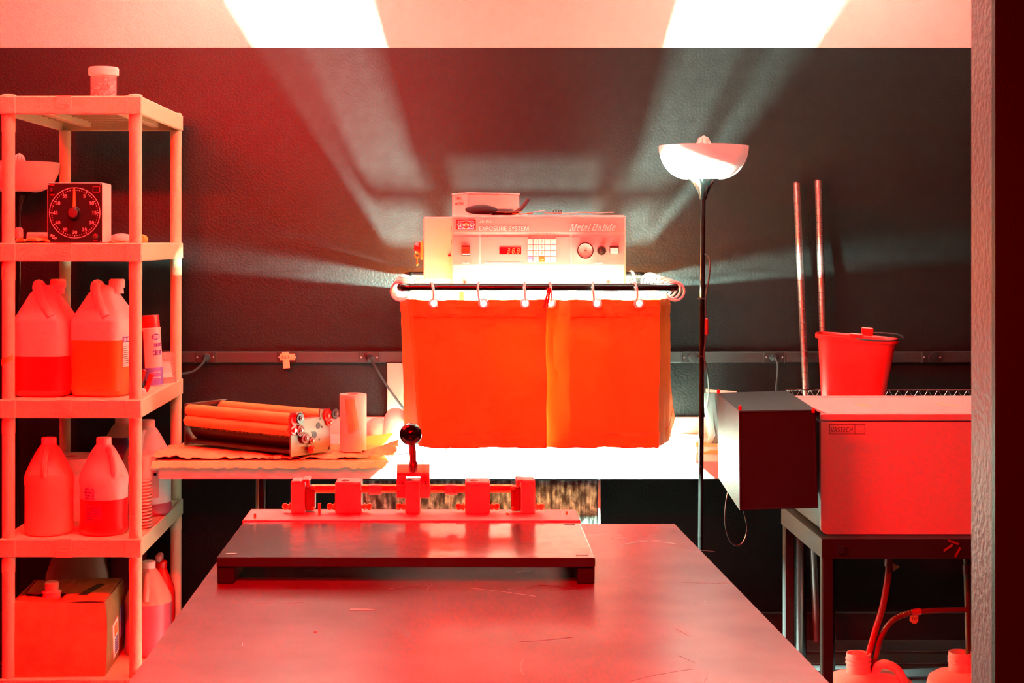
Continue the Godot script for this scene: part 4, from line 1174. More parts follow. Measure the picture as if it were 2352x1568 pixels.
func carton() -> void:
	var y5: float = TIERS[4]
	var t := thing("chemical_carton", "battered brown carton with a plastic cap poking out of its top", "box", Vector3(-1.21, y5, -4.995), 2)
	var w := 0.285
	var h := 0.228
	var dp := 0.33
	var n := new_noise(90, 0.8)
	var bulge := func(p: Vector3) -> Vector3:
		var q := p
		var e := (1.0 - pow(absf(p.x) / (w * 0.5), 4.0)) * (1.0 - pow(absf(p.y - h * 0.5) / (h * 0.5), 4.0))
		if p.z > dp * 0.49: q.z += 0.007 * maxf(e, 0.0)
		if p.x > w * 0.49: q.x += 0.006 * (1.0 - pow(absf(p.y - h * 0.5) / (h * 0.5), 4.0))
		q += Vector3(fbm(n, p * 10.0), 0, fbm(n, p * 10.0 + Vector3(9, 0, 0))) * 0.003
		return q
	var side := func(a: Vector3, b: Vector3) -> M:
		return M.new().sheet(12, 10, func(u, v): return bulge.call(Vector3(lerpf(a.x, b.x, u), h * v, lerpf(a.z, b.z, u))), 0.004)
	part(t, "side_panel", side.call(Vector3(-w * 0.5, 0, dp * 0.5), Vector3(w * 0.5, 0, dp * 0.5)), mats.cardboard)
	part(t, "side_panel", side.call(Vector3(w * 0.5, 0, dp * 0.5), Vector3(w * 0.5, 0, -dp * 0.5)), mats.cardboard)
	part(t, "side_panel", side.call(Vector3(w * 0.5, 0, -dp * 0.5), Vector3(-w * 0.5, 0, -dp * 0.5)), mats.cardboard)
	part(t, "side_panel", side.call(Vector3(-w * 0.5, 0, -dp * 0.5), Vector3(-w * 0.5, 0, dp * 0.5)), mats.cardboard)
	part(t, "top_panel", M.new().box(Vector3(0, h - 0.022, 0), Vector3(w - 0.008, 0.004, dp - 0.01), 0.001), mats.cardboard)
	# flaps: right half closed, left half torn back
	part(t, "flap", M.new().sheet(10, 10, func(u, v): return Vector3(lerpf(0.0, w * 0.5 - 0.002, u), h + 0.002 + 0.004 * sin(u * 3.0) - 0.004 * (1.0 - u), lerpf(dp * 0.5 - 0.004, -dp * 0.5 + 0.004, v)), 0.003), mats.cardboard)
	part(t, "flap", M.new().sheet(10, 10, func(u, v): return Vector3(lerpf(-w * 0.5 + 0.004, -0.015 + 0.02 * v, u), h - 0.012 + 0.012 * (1.0 - u) + 0.006 * fbm(n, Vector3(u * 9, v * 9, 2)), lerpf(dp * 0.5 - 0.004, dp * 0.5 - 0.1, v)), 0.003), mats.cardboard)
	part(t, "flap", M.new().sheet(10, 10, func(u, v): return Vector3(lerpf(-w * 0.5 + 0.01, 0.0, u), h - 0.008 + 0.012 * v + 0.004 * fbm(n, Vector3(u * 9, v * 9, 5)), lerpf(0.0, -dp * 0.4, v)), 0.003), mats.cardboard)
	part(t, "tape_strip", M.new().box(Vector3(0.075, h + 0.0058, -0.01), Vector3(0.028, 0.001, 0.16), 0.0003, Transform3D(Basis(Vector3.UP, -0.2), Vector3.ZERO)), mats.black_rubber)
	part(t, "bottle_neck", M.new().lathe([[0.028, h - 0.02], [0.028, h + 0.004], [0.031, h + 0.006], [0.031, h + 0.009], [0.02, h + 0.012], [0.02, h + 0.02]], 24, Transform3D(Basis.IDENTITY, Vector3(-0.045, 0, 0.04))), mats.jug_cap)
	part(t, "bottle_cap", M.new().lathe([[0.0215, h + 0.016], [0.0215, h + 0.036], [0.019, h + 0.039], [0, h + 0.039]], 24, Transform3D(Basis.IDENTITY, Vector3(-0.045, 0, 0.04))), mats.jug_cap)
	part(t, "label_sheet", M.new().box(Vector3(w * 0.5 + 0.0095, 0.085, 0.01), Vector3(0.002, 0.11, 0.09), 0.0005, Transform3D(Basis(Vector3.RIGHT, 0.12), Vector3.ZERO)), mats.paper)
	part(t, "label_patch", M.new().box(Vector3(w * 0.5 + 0.011, 0.113, 0.01), Vector3(0.002, 0.034, 0.045), 0.0005, Transform3D(Basis(Vector3.RIGHT, 0.12), Vector3.ZERO)), mats.paper_orange)
	for i in 8: part(t, "print_line", M.new().box(Vector3(w * 0.5 + 0.011, 0.086 - i * 0.0065, 0.004), Vector3(0.002, 0.002, 0.055), 0.0003, Transform3D(Basis(Vector3.RIGHT, 0.12), Vector3.ZERO)), mats.print_purple)
	part(t, "label_sheet", M.new().box(Vector3(w * 0.5 + 0.009, 0.11, -0.1), Vector3(0.002, 0.1, 0.07), 0.0005), mt("label_blue", Color(0.5, 0.5, 0.8), 0.6))
# ------------------------------------------------------------------ foreground table and punch
func front_table() -> void:
	var d0 := 1.15
	var d1 := 3.104
	var t := thing("steel_table", "large steel-topped work table in the foreground", "table", Vector3(0.03, 0, -2.1))
	var o := t.position
	var c := func(x: float, y: float, d: float) -> Vector3: return Vector3(x, y, -d) - o
	var top := M.new().hexa([c.call(-0.409, TABLE, d0), c.call(0.511, TABLE, d0), c.call(0.511, TABLE - 0.035, d0), c.call(-0.409, TABLE - 0.035, d0), c.call(-0.404, TABLE, d1), c.call(0.448, TABLE, d1), c.call(0.448, TABLE - 0.035, d1), c.call(-0.404, TABLE - 0.035, d1)])
	part(t, "table_top", top, mats.table_steel)
	for q in [[-0.36, d0 + 0.06], [0.45, d0 + 0.06], [-0.36, d1 - 0.06], [0.40, d1 - 0.06]]:
		part(t, "leg", M.new().box(c.call(q[0], (TABLE - 0.035) * 0.5, q[1]), Vector3(0.05, TABLE - 0.035, 0.05), 0.004), mats.black_metal)
	# a torn dark tape scrap, a speck and long fine scratches on the top
	single("tape_scrap", "small torn scrap of dark tape lying on the steel table", "tape", M.new().prism([Vector2(-0.018, -0.004), Vector2(0.012, -0.006), Vector2(0.022, -0.001), Vector2(0.017, 0.002), Vector2(0.008, 0.005), Vector2(-0.017, 0.005)], 0.0, 0.0006, Transform3D(Basis(Vector3.RIGHT, -PI / 2), Vector3.ZERO)), mats.red_dark, Vector3(P(830, 0, 2.384).x, TABLE, -2.384))
	single("dirt_speck", "tiny dark speck lying on the left of the steel table", "speck", M.new().lathe([[0.003, 0], [0.002, 0.001], [0, 0.001]], 8), mats.red_dark, Vector3(P(725, 0, 2.25).x, TABLE, -2.25))
	var rng := RandomNumberGenerator.new()
	rng.seed = 4
	var sc := M.new()
	for i in 30:
		var a := Vector3(rng.randf_range(-0.36, 0.42), TABLE + 0.0002, -rng.randf_range(1.9, 3.05)) - o
		var an := rng.randf_range(-0.7, 0.7) + (PI * 0.5 if i % 3 == 0 else 0.2)
		var len_ := rng.randf_range(0.02, 0.12)
		var bend := rng.randf_range(-0.3, 0.3)
		var pts := []
		for k in 6:
			var s := k / 5.0
			pts.append(a + Vector3(cos(an + bend * s), 0, -sin(an + bend * s)) * len_ * s)
		sc.tube(pts, 0.00022, 3)
	var sp := part(t, "scratches", sc, mats.steel)
	sp.set_meta("kind", "stuff")

func punch() -> void:
	var d0 := 2.559
	var d1 := 2.883
	var d2 := 3.0
	var yt := 0.944
	var th := 0.016
	var x0 := -0.379
	var x1 := 0.2395
	var t := thing("plate_punch", "black plate punch with red-lit blocks and a ball lever on the steel table", "plate punch", Vector3((x0 + x1) * 0.5, TABLE, -d0), -0.3)
	var o := t.position
	var w := x1 - x0
	part(t, "base_plate", M.new().box(Vector3(0, yt - TABLE - th * 0.5, -(d1 - d0) * 0.5), Vector3(w, th, d1 - d0), 0.0015), mats.punch_plate)
	part(t, "rear_strip", M.new().box(Vector3(0, yt - TABLE - th * 0.5 + 0.0015, -(d1 + d2) * 0.5 + d0), Vector3(w + 0.004, th + 0.003, d2 - d1), 0.0015), mats.strip_white)
	for s in [-1.0, 1.0]:
		part(t, "foot_rail", M.new().box(Vector3(s * (w * 0.5 - 0.0145), (yt - TABLE - th) * 0.5, -0.22 + 0.006), Vector3(0.028, yt - TABLE - th, 0.42), 0.0015), mats.black_paint)
	for q in [[-1, 0.03], [1, 0.02], [-1, 0.3], [1, 0.3]]:
		part(t, "rivet", M.new().lathe([[0.007, 0], [0.007, 0.0006], [0, 0.0006]], 14, Transform3D(Basis.from_scale(Vector3(1.4, 1, 0.6)), Vector3(q[0] * (w * 0.5 - 0.02), yt - TABLE, -q[1]))), mats.steel_dull)
	# everything behind is laid out at the depth of the blocks
	var d := 2.945
	var k := d / F
	var yb := yt - TABLE + 0.0015
	var px := func(x: float, y: float, dz := 0.0) -> Vector3: return P(x, y, d) - o + Vector3(0, 0, dz)
	var blk := func(n: String, xa: float, xb: float, ya: float, yb_: float, dep: float, dz: float, mat: Material, parent: Node) -> MeshInstance3D:
		var a: Vector3 = px.call(xa, ya)
		var b: Vector3 = px.call(xb, yb_)
		return part(parent, n, M.new().box(Vector3((a.x + b.x) * 0.5, (a.y + b.y) * 0.5, a.z - dep * 0.5 + dz), Vector3(b.x - a.x, a.y - b.y, dep), 0.0022), mat)
	var base_y := 1184.0
	var blocks := [[665, 697, 1105], [767, 827, 1107], [928, 963, 1106], [1066, 1123, 1107], [1194, 1227, 1103]]
	for i in 5:
		var q: Array = blocks[i]
		var b: MeshInstance3D = blk.call("punch_block", q[0], q[1], q[2], base_y - 4, 0.05, 0.0, mats.punch_grey, t)
		# feet under the block
		for s in [0.12, 0.5, 0.88]:
			var xx: float = lerpf(q[0], q[1], s)
			blk.call("block_foot", xx - 4, xx + 4, base_y - 4.5, base_y + 1.5, 0.045, -0.002, mats.black_metal, b)
		if i == 0 or i == 4:
			var s := 1.0 if i == 0 else -1.0
			var ex: float = q[1] if i == 0 else q[0]
			blk.call("side_bracket", minf(ex, ex + s * 22), maxf(ex, ex + s * 22), 1120, base_y - 8, 0.03, -0.012, mats.red_dark, b)
			blk.call("top_tab", minf(ex - 6 * s, ex + s * 12), maxf(ex - 6 * s, ex + s * 12), 1101, 1107, 0.045, 0.0, mats.punch_grey, b)
			blk.call("top_tab", minf(ex + 2 * s, ex + s * 11), maxf(ex + 2 * s, ex + s * 11), 1103, 1121, 0.012, -0.006, mats.punch_grey, b)
			for yy in [1122, 1169]:
				part(b, "bolt_head", M.new().ball(px.call(ex + s * 18, yy, -0.008), Vector3(0.0042, 0.0042, 0.004), 12, 8), mats.shaft)
		else:
			part(b, "top_screw", M.new().lathe([[0.008, 0], [0.008, 0.001], [0.005, 0.001], [0.005, -0.001], [0, -0.001]], 16, Transform3D(Basis.IDENTITY, px.call((q[0] + q[1]) * 0.5 - 8, q[2], -0.02))), mats.steel_dull)
	# thumb bolts at the feet of the blocks
	for q in [[657, -1], [760, -1], [837, 1], [920, -1], [1058, -1], [1132, 1], [1236, 1]]:
		var bm := M.new()
		var c: Vector3 = px.call(q[0], 1167, -0.02)
		bm.rod(c + Vector3(-q[1] * 0.01, 0, 0), c + Vector3(q[1] * 0.006, 0, 0), 0.0042, 12)
		bm.ball(c + Vector3(q[1] * 0.006, 0, 0), Vector3(0.006, 0.0068, 0.0068), 14, 8)
		bm.ring(c - Vector3(q[1] * 0.003, 0, 0), Vector3.RIGHT, 0.0058, 0.0018, 14, 6)
		part(t, "thumb_bolt", bm, mats.shaft)
	# shaft with two stop collars
	part(t, "shaft", M.new().rod(px.call(712, 1127, -0.022), px.call(1176, 1126, -0.022), 0.0082, 20), mats.shaft)
	for xx in [858, 1034]:
		var m := M.new()
		m.lathe([[0.0096, -0.012], [0.0106, -0.004], [0.0106, 0.004], [0.0096, 0.012]], 18, Transform3D(Basis(Vector3.BACK, PI / 2), px.call(xx, 1128, -0.022)))
		part(t, "stop_collar", m, mats.punch_grey)
	# yoke with its window, ears and lever
	var yk := M.new()
	var box_at := func(xa: float, xb: float, ya: float, yb_: float, dep: float, dz: float) -> void:
		var a: Vector3 = px.call(xa, ya)
		var b: Vector3 = px.call(xb, yb_)
		yk.box(Vector3((a.x + b.x) * 0.5, (a.y + b.y) * 0.5, a.z - dep * 0.5 + dz), Vector3(b.x - a.x, a.y - b.y, dep), 0.0015)
	box_at.call(908, 984, 1086, 1096, 0.03, -0.006)
	box_at.call(908, 930, 1094, 1145, 0.03, -0.006)
	box_at.call(962, 984, 1094, 1145, 0.03, -0.006)
	var yoke := part(t, "yoke", yk, mats.punch_grey)
	var yc := []
	for q in [[908, 1071, -0.026], [984, 1071, -0.026], [984, 1087, -0.006], [908, 1087, -0.006], [908, 1071, -0.036], [984, 1071, -0.036], [984, 1087, -0.036], [908, 1087, -0.036]]: yc.append(px.call(q[0], q[1], q[2]))
	part(yoke, "yoke_cap", M.new().hexa(yc), mt("yoke_tan", Color(0.86, 0.66, 0.36), 0.5))
	for xx in [919, 972]:
		part(yoke, "screw", screw(0.005), mats.steel, 38, px.call(xx, 1111, -0.0055))
	var lv := M.new()
	lv.tube([px.call(946, 1088, -0.014), px.call(945.5, 1050, -0.012), px.call(942, 1005, -0.004)], 0.0066, 14)
	lv.lathe([[0.0072, 0], [0.0088, 0.006], [0.0088, 0.016], [0.0066, 0.024]], 16, Transform3D(Basis.IDENTITY, px.call(946, 1090, -0.014)))
	part(t, "lever", lv, mats.steel)
	part(t, "lever_knob", M.new().ball(px.call(940.5, 997, -0.004), Vector3.ONE * 0.0212, 32, 20), mats.black_gloss)
	# locating pins
	for q in [[731, 1157, 1184, 0.0028], [590, 1186, 1199, 0.0022], [1163, 1175, 1181, 0.003], [1299, 1174, 1183, 0.0024]]:
		var a := Vector3(P(q[0], 0, d).x - o.x, yb, -(d - d0) + (0.045 if q[0] == 590 else 0.0))
		part(t, "pin", M.new().rod(a - Vector3(0, 0.002, 0), a + Vector3(0, (q[2] - q[1]) * k, 0), q[3], 12), mats.shaft)

# ------------------------------------------------------------------ torchiere lamps
func torchiere(label: String, x: float, d: float, top: float, lean: float, bulb_turn: float) -> Node3D:
	var t := thing("floor_lamp", label, "lamp", Vector3(x, 0, -d), 0, "white bowl floor lamps")
	var s := sin(deg_to_rad(lean))
	part(t, "base", M.new().lathe([[0.135, 0], [0.138, 0.006], [0.13, 0.018], [0.03, 0.026], [0.012, 0.034]], 36), mats.black_plastic)
	var ph := top - 0.168
	part(t, "pole", M.new().rod(Vector3(0, 0.02, 0), Vector3(s * ph, ph, 0), 0.0078, 16), mats.black_gloss)
	var at := Transform3D(Basis(Vector3.BACK, -deg_to_rad(lean)), Vector3(s * ph, ph, 0))
	for y in [0.33, 0.78]:
		part(t, "pole_joint", M.new().rod(Vector3(s * ph * y, ph * y, 0), Vector3(s * ph * y, ph * y + 0.012, 0), 0.0084, 16), mats.black_gloss)
	part(t, "shade_cone", M.new().lathe([[0.0105, 0], [0.0115, 0.004], [0.016, 0.02], [0.026, 0.04], [0.04, 0.057], [0.056, 0.068]], 32, at), mats.black_gloss)
	var pr := []
	for i in 17:
		var a := i / 16.0
		pr.append([lerpf(0.053, 0.14, sin(a * PI * 0.5)) if i > 0 else 0.05, 0.064 + 0.104 * (1.0 - cos(a * PI * 0.5))])
	var inner := []
	for i in pr.size(): inner.append([pr[pr.size() - 1 - i][0] - 0.0022, pr[pr.size() - 1 - i][1] + (0.0022 if i > 0 else 0.0)])
	inner.append([0.0, 0.067])
	part(t, "shade", M.new().lathe(pr + inner, 48, at), mats.shade_white)
	var bm := M.new()
	for i in 3:
		var a := deg_to_rad(bulb_turn + i * 60.0)
		var dx := Vector3(cos(a), 0, sin(a)) * 0.017
		bm.tube([at * (dx + Vector3(0, 0.08, 0)), at * (dx + Vector3(0, 0.175, 0)), at * (dx * 0.7 + Vector3(0, 0.189, 0)), at * (Vector3(0, 0.195, 0)), at * (-dx * 0.7 + Vector3(0, 0.189, 0)), at * (-dx + Vector3(0, 0.175, 0)), at * (-dx + Vector3(0, 0.08, 0))], 0.0065, 10)
	part(t, "bulb", bm, mats.jug_cap)
	part(t, "bulb_socket", M.new().lathe([[0.02, 0.066], [0.022, 0.085], [0.016, 0.09], [0, 0.09]], 20, at), mats.jug_cap)
	return t

func torchieres() -> void:
	var x := P(1606, 0, 4.93).x
	var t := torchiere("black floor lamp with a white bowl shade right of the exposure system", x, 4.93, 1.757, 0.45, 20.0)
	var q := func(px_: float, py: float, dz := 0.0) -> Vector3: return P(px_, py, 4.915) - t.position + Vector3(0, 0, dz)
	part(t, "power_cord", M.new().tube(spline([q.call(1619, 583), q.call(1628, 590), q.call(1631, 605), q.call(1628, 640), q.call(1621, 684), q.call(1622, 735), q.call(1623, 765), q.call(1617, 815), q.call(1624, 850), q.call(1640, 905, -0.1), q.call(1652, 960, -0.25)], 6), 0.0028, 8), mats.black_rubber)
	part(t, "cord_switch", M.new().box(q.call(1623, 750), Vector3(0.011, 0.055, 0.014), 0.004), mats.red_dark)
	for yy in [686, 818]:
		part(t, "cable_tie", M.new().lathe([[0.012, -0.002], [0.012, 0.002], [0.008, 0.002], [0.008, -0.002], [0.012, -0.002]], 16, Transform3D(Basis.from_scale(Vector3(1.1, 1, 1)), q.call(1613, yy) + Vector3(0, 0, -0.015))), mats.black_rubber)
	var l := torchiere("black floor lamp with a white bowl shade behind the shelf unit", -1.515, 5.5, 1.733, 0.3, 80.0)
	part(l, "tape_wrap", M.new().lathe([[0.013, 1.468], [0.015, 1.475], [0.014, 1.5], [0.0085, 1.505]], 12, Transform3D(Basis.IDENTITY, Vector3(0.008, 0, 0))), mats.paper)

# ------------------------------------------------------------------ processor, stand, hoses, floor jugs
func processor() -> void:
	var yf := 0.985
	var x0 := 1.022
	var x1 := 2.05
	var t := thing("film_processor", "large boxy processor cabinet, red-lit in front, on a black stand beside the partition", "processor", Vector3(x0, 0.655, -4.3))
	var h := yf - 0.655
	var c := func(x: float, y: float, z: float) -> Vector3: return Vector3(x, y, z)
	# front cover: rounded lower left corner
	var poly := []
	for i in 6:
		var a := deg_to_rad(180.0 + 18.0 * i)
		poly.append(Vector2(0.018 + cos(a) * 0.018, 0.018 + sin(a) * 0.018))
	poly.append_array([Vector2(x1 - x0, 0.0), Vector2(x1 - x0, h - 0.022), Vector2(0, h - 0.022)])
	part(t, "front_cover", M.new().prism(poly, -0.018, 0.0), mats.processor_grey)
	part(t, "lid_lip", M.new().box(Vector3((x1 - x0) * 0.5, h - 0.0095, -0.008), Vector3(x1 - x0, 0.0185, 0.0165), 0.0015), mats.processor_grey)
	part(t, "body", M.new().box(Vector3((x1 - x0) * 0.5 + 0.006, h * 0.5 - 0.012, -0.255), Vector3(x1 - x0 - 0.012, h - 0.03, 0.47), 0.003), mats.black_paint)
	# lid with the slot at its rear left
	var lid := M.new()
	lid.box(Vector3((x1 - x0) * 0.5 + 0.01, h - 0.004, -0.235), Vector3(x1 - x0 - 0.02, 0.008, 0.43), 0.0015)
	lid.box(Vector3((x1 - x0) * 0.5 + 0.01, h - 0.004, -0.492), Vector3(x1 - x0 - 0.02, 0.008, 0.016), 0.0015)
	lid.box(Vector3(0.022, h - 0.004, -0.467), Vector3(0.024, 0.008, 0.036), 0.001)
	lid.box(Vector3((x1 - x0) * 0.5 + 0.2, h - 0.004, -0.467), Vector3(x1 - x0 - 0.4, 0.008, 0.036), 0.001)
	part(t, "lid", lid, mats.processor_grey)
	# name plate
	var k := 4.3 / F
	var px := func(x: float, y: float, dz := 0.0) -> Vector3: return P(x, y, 4.3) - t.position + Vector3(0, 0, dz)
	var fr := M.new()
	for q in [[1905, 1905.8, 974.5, 996], [1986, 1986.8, 974.5, 996], [1963, 1963.8, 974.5, 996]]:
		fr.box((px.call(q[0], q[2]) + px.call(q[1], q[3])) * 0.5, Vector3(0.0013, (q[3] - q[2]) * k, 0.001), 0.0002)
	for yy in [974.5, 996]:
		fr.box(px.call(1945.7, yy), Vector3(82 * k, 0.0013, 0.001), 0.0002)
	for yy in [980, 990]:
		fr.box(px.call(1975, yy), Vector3(15 * k, 0.0006, 0.001), 0.0002)
	var np := part(t, "name_plate", fr, mats.print_black)
	text(np, "VASTECH", px.call(1933, 986.5, 0.0), 50 * k, 11.5 * k, mats.print_black, Vector3.ZERO, "Droid Sans", 300, 0.1)
	# strips of masking tape on the lid
	single("masking_tape", "strip of masking tape with a pen mark on the processor lid left of centre", "tape", M.new().prism([Vector2(-0.012, 0.03), Vector2(0.012, 0.034), Vector2(0.03, -0.034), Vector2(0.004, -0.03)], 0, 0.0006, Transform3D(Basis(Vector3.RIGHT, -PI / 2), Vector3.ZERO)), mats.masking, Vector3(1.19, yf, -4.53))
	single("masking_tape", "strip of masking tape with a frayed end on the processor lid near the partition", "tape", M.new().prism([Vector2(-0.022, 0.032), Vector2(0.0, 0.034), Vector2(0.036, -0.024), Vector2(0.012, -0.03), Vector2(0.004, -0.014)], 0, 0.0006, Transform3D(Basis(Vector3.RIGHT, -PI / 2), Vector3.ZERO)), mats.masking, Vector3(1.435, yf, -4.53))
	# feed box on the left
	var hb := thing("feed_box", "black metal feed box fixed to the left end of the processor", "metal box", Vector3(0.88, 0.74, -4.45))
	var o := hb.position
	var fl := [P(1697, 943, 4.2), P(1873, 940, 4.2), P(1879, 1166, 4.2), P(1699, 1172, 4.2)]
	var bl := [P(1647, 902, 4.7), P(1808, 897, 4.7), P(1810, 1090, 4.7), P(1650, 1097, 4.7)]
	var hx := []
	for p in fl + bl: hx.append(p - o)
	part(hb, "casing", M.new().hexa(hx), mats.black_paint)
	# raised rim round the front face
	for q in [[0, 1], [1, 2], [2, 3], [3, 0]]:
		var a: Vector3 = fl[q[0]] - o
		var b: Vector3 = fl[q[1]] - o
		var mid: Vector3 = (fl[0] + fl[1] + fl[2] + fl[3]) * 0.25 - o
		var ins: Vector3 = ((mid - (a + b) * 0.5)).normalized() * 0.003
		part(hb, "rim", M.new().rod(a + ins, b + ins, 0.0022, 6), mats.black_paint, 20)
	for q in [[1700, 938, 4.215], [1650, 900, 4.68], [1868, 944, 4.19]]:
		part(hb, "screw_knob", M.new().lathe([[0.0045, -0.004], [0.0045, 0.005], [0.003, 0.008], [0, 0.008]], 10, Transform3D(Basis.IDENTITY, P(q[0], q[1], q[2]) - o)), mats.red_plastic)
	var q2 := func(x: float, y: float) -> Vector3: return P(x, y, 4.5) - Vector3(0, 0, 0)
	single("power_cord", "thin dark cord hanging in a loop under the black feed box", "cord", M.new().tube(spline([q2.call(1674, 1120), q2.call(1667, 1160), q2.call(1666, 1205), q2.call(1676, 1240), q2.call(1692, 1252), q2.call(1708, 1243), q2.call(1716, 1215), q2.call(1710, 1180), q2.call(1700, 1150)], 6), 0.0022, 8), mats.black_plastic)
	# stand
	var st := thing("processor_stand", "black steel stand under the processor with square legs", "stand", Vector3(1.5, 0, -4.5))
	var so := st.position
	part(st, "top_frame", M.new().box(Vector3(1.52, 0.65, -4.5) - so, Vector3(1.02, 0.006, 0.52), 0.001), mats.black_paint)
	part(st, "apron", M.new().box(Vector3(1.52, 0.624, -4.247) - so, Vector3(1.02, 0.05, 0.014), 0.002), mats.black_paint)
	part(st, "apron", M.new().box(Vector3(1.017, 0.624, -4.5) - so, Vector3(0.014, 0.05, 0.5), 0.002), mats.black_paint)
	part(st, "apron", M.new().box(Vector3(1.52, 0.624, -4.753) - so, Vector3(1.02, 0.05, 0.014), 0.002), mats.black_paint)
	for q in [[1.027, 4.256], [1.03, 4.745], [2.0, 4.256], [2.0, 4.745]]:
		part(st, "leg", M.new().box(Vector3(q[0], 0.323, -q[1]) - so, Vector3(0.03, 0.646, 0.03), 0.003), mats.black_paint)
	part(st, "hook_plate", M.new().box(P(1932, 1262, 4.235) - so, Vector3(0.022, 0.02, 0.004), 0.001), mats.black_metal)
	for q in [[2178, 1258, 35], [2190, 1245, -20], [2200, 1268, 60]]:
		part(st, "paint_chip", M.new().box(Vector3.ZERO, Vector3(0.03, 0.006, 0.0012), 0.0004, Transform3D(Basis(Vector3.BACK, deg_to_rad(q[2])), P(q[0], q[1], 4.238) - so)), mats.red_dark)
	# floor: planks, jugs, hoses
	var pl := thing("floor_pallet", "low dark wooden pallet on the floor behind the waste jugs", "pallet", Vector3(1.55, 0, -5.2))
	for i in 4: part(pl, "plank", M.new().box(Vector3(0, 0.05, 0.24 - i * 0.15), Vector3(1.25, 0.018, 0.125), 0.003), mats.black_paint)
	for i in 3: part(pl, "skid", M.new().box(Vector3(-0.58 + i * 0.58, 0.0205, 0.015), Vector3(0.06, 0.041, 0.62), 0.003), mats.black_paint)
	var ja := P(1994, 0, 4.5) * Vector3(1, 0, 1)
	var jb := P(2216, 0, 4.5) * Vector3(1, 0, 1)
	waste_jug(ja, 12, "open pale waste jug with two hoses in its neck below the processor")
	waste_jug(jb + Vector3(0.02, 0, 0), -14, "open pale waste jug beside the partition below the processor")
	var q3 := func(x: float, y: float, d := 4.5) -> Vector3: return P(x, y, d)
	var hs := thing("drain_hose", "thick clear drain hose curving down into the waste jug", "hose", q3.call(2042, 1278, 4.45))
	part(hs, "hose", M.new().tube(spline([q3.call(2042, 1272, 4.45) - hs.position, q3.call(2040, 1320, 4.45) - hs.position, q3.call(2028, 1390, 4.47) - hs.position, q3.call(2010, 1450) - hs.position, q3.call(1993, 1512) - hs.position, q3.call(1988, 1545) - hs.position], 6), 0.0095, 14), mt("hose_red", Color(0.55, 0.12, 0.1), 0.18))
	part(hs, "coupling", M.new().rod(q3.call(2042, 1270, 4.45) - hs.position, q3.call(2041, 1300, 4.45) - hs.position, 0.0115, 14), mats.red_dark)
	part(hs, "tag", M.new().prism([Vector2(0, 0.012), Vector2(0.02, 0.002), Vector2(0, -0.012)], 0, 0.0012, Transform3D(Basis.IDENTITY, q3.call(2049, 1301, 4.45) - hs.position + Vector3(0, 0, 0.008))), mats.masking)
	var h2 := thing("drain_hose", "ribbed drain hose arching from the right into the waste jug", "hose", q3.call(2100, 1405))
	var hp := spline([q3.call(2002, 1545), q3.call(2014, 1500), q3.call(2024, 1462), q3.call(2050, 1425), q3.call(2088, 1408), q3.call(2140, 1402), q3.call(2224, 1400, 4.52)], 7)
	for i in hp.size(): hp[i] -= h2.position
	part(h2, "hose", M.new().tube(hp, 0.0075, 12), mats.red_dark)
	for i in range(9, 30, 1):
		part(h2, "rib", M.new().ring(hp[i], (hp[i + 1] - hp[i - 1]).normalized(), 0.0078, 0.0012, 12, 5), mats.red_dark)
	part(h2, "coupling", M.new().rod(hp[29] , hp[32], 0.0095, 14), mats.red_plastic)
	var tg := part(h2, "tag", M.new().prism([Vector2(-0.012, 0.012), Vector2(0.012, 0.014), Vector2(0.011, -0.006), Vector2(0.004, -0.014), Vector2(-0.006, -0.012), Vector2(-0.014, -0.004)], 0, 0.0012, Transform3D(Basis.IDENTITY, q3.call(2100, 1421) - h2.position)), mats.masking)
	text(tg, "DE", q3.call(2101, 1420) - h2.position + Vector3(0, 0, 0.0014), 0.013, 0.009, mats.print_black)
	var h3 := thing("drain_hose", "straight olive drain pipe beside the partition", "pipe", q3.call(2219, 1500, 4.52))
	part(h3, "hose", M.new().rod(q3.call(2219, 1268, 4.52) - h3.position, q3.call(2226, 1545, 4.52) - h3.position, 0.0085, 14), mt("hose_olive", Color(0.34, 0.26, 0.14), 0.4))
	part(h3, "coupling", M.new().rod(q3.call(2220, 1296, 4.52) - h3.position, q3.call(2221, 1318, 4.52) - h3.position, 0.0115, 14), mats.red_dark)

func waste_jug(at: Vector3, yaw: float, label: String) -> void:
	var t := thing("waste_jug", label, "jug", at, yaw, "waste jugs under the processor")
	part(t, "bottle", M.new().loft([srect(0, 0.115, 0.075, 4), srect(0.008, 0.128, 0.088, 4), srect(0.16, 0.128, 0.088, 4), srect(0.2, 0.118, 0.08, 3.6), srect(0.218, 0.095, 0.06, 3), srect(0.224, 0.06, 0.04, 2.6), srect(0.226, 0.034, 0.03, 2.2, -0.02)], true, false), mats.jug_cap)
	var nk := M.new()
	nk.lathe([[0.036, 0.215], [0.034, 0.235], [0.034, 0.247], [0.0365, 0.249], [0.0365, 0.253], [0.034, 0.255], [0.034, 0.258], [0.0365, 0.26], [0.0365, 0.264], [0.034, 0.266], [0.034, 0.278], [0.03, 0.278], [0.03, 0.215]], 28, Transform3D(Basis.IDENTITY, Vector3(-0.03, 0, 0)))
	part(t, "neck", nk, mats.jug_cap)
	part(t, "handle", M.new().tube(spline([Vector3(0.012, 0.222, 0.02), Vector3(0.018, 0.247, 0.03), Vector3(0.035, 0.254, 0.045), Vector3(0.06, 0.24, 0.06), Vector3(0.078, 0.205, 0.07)], 6), 0.0125, 12), mats.jug_cap)

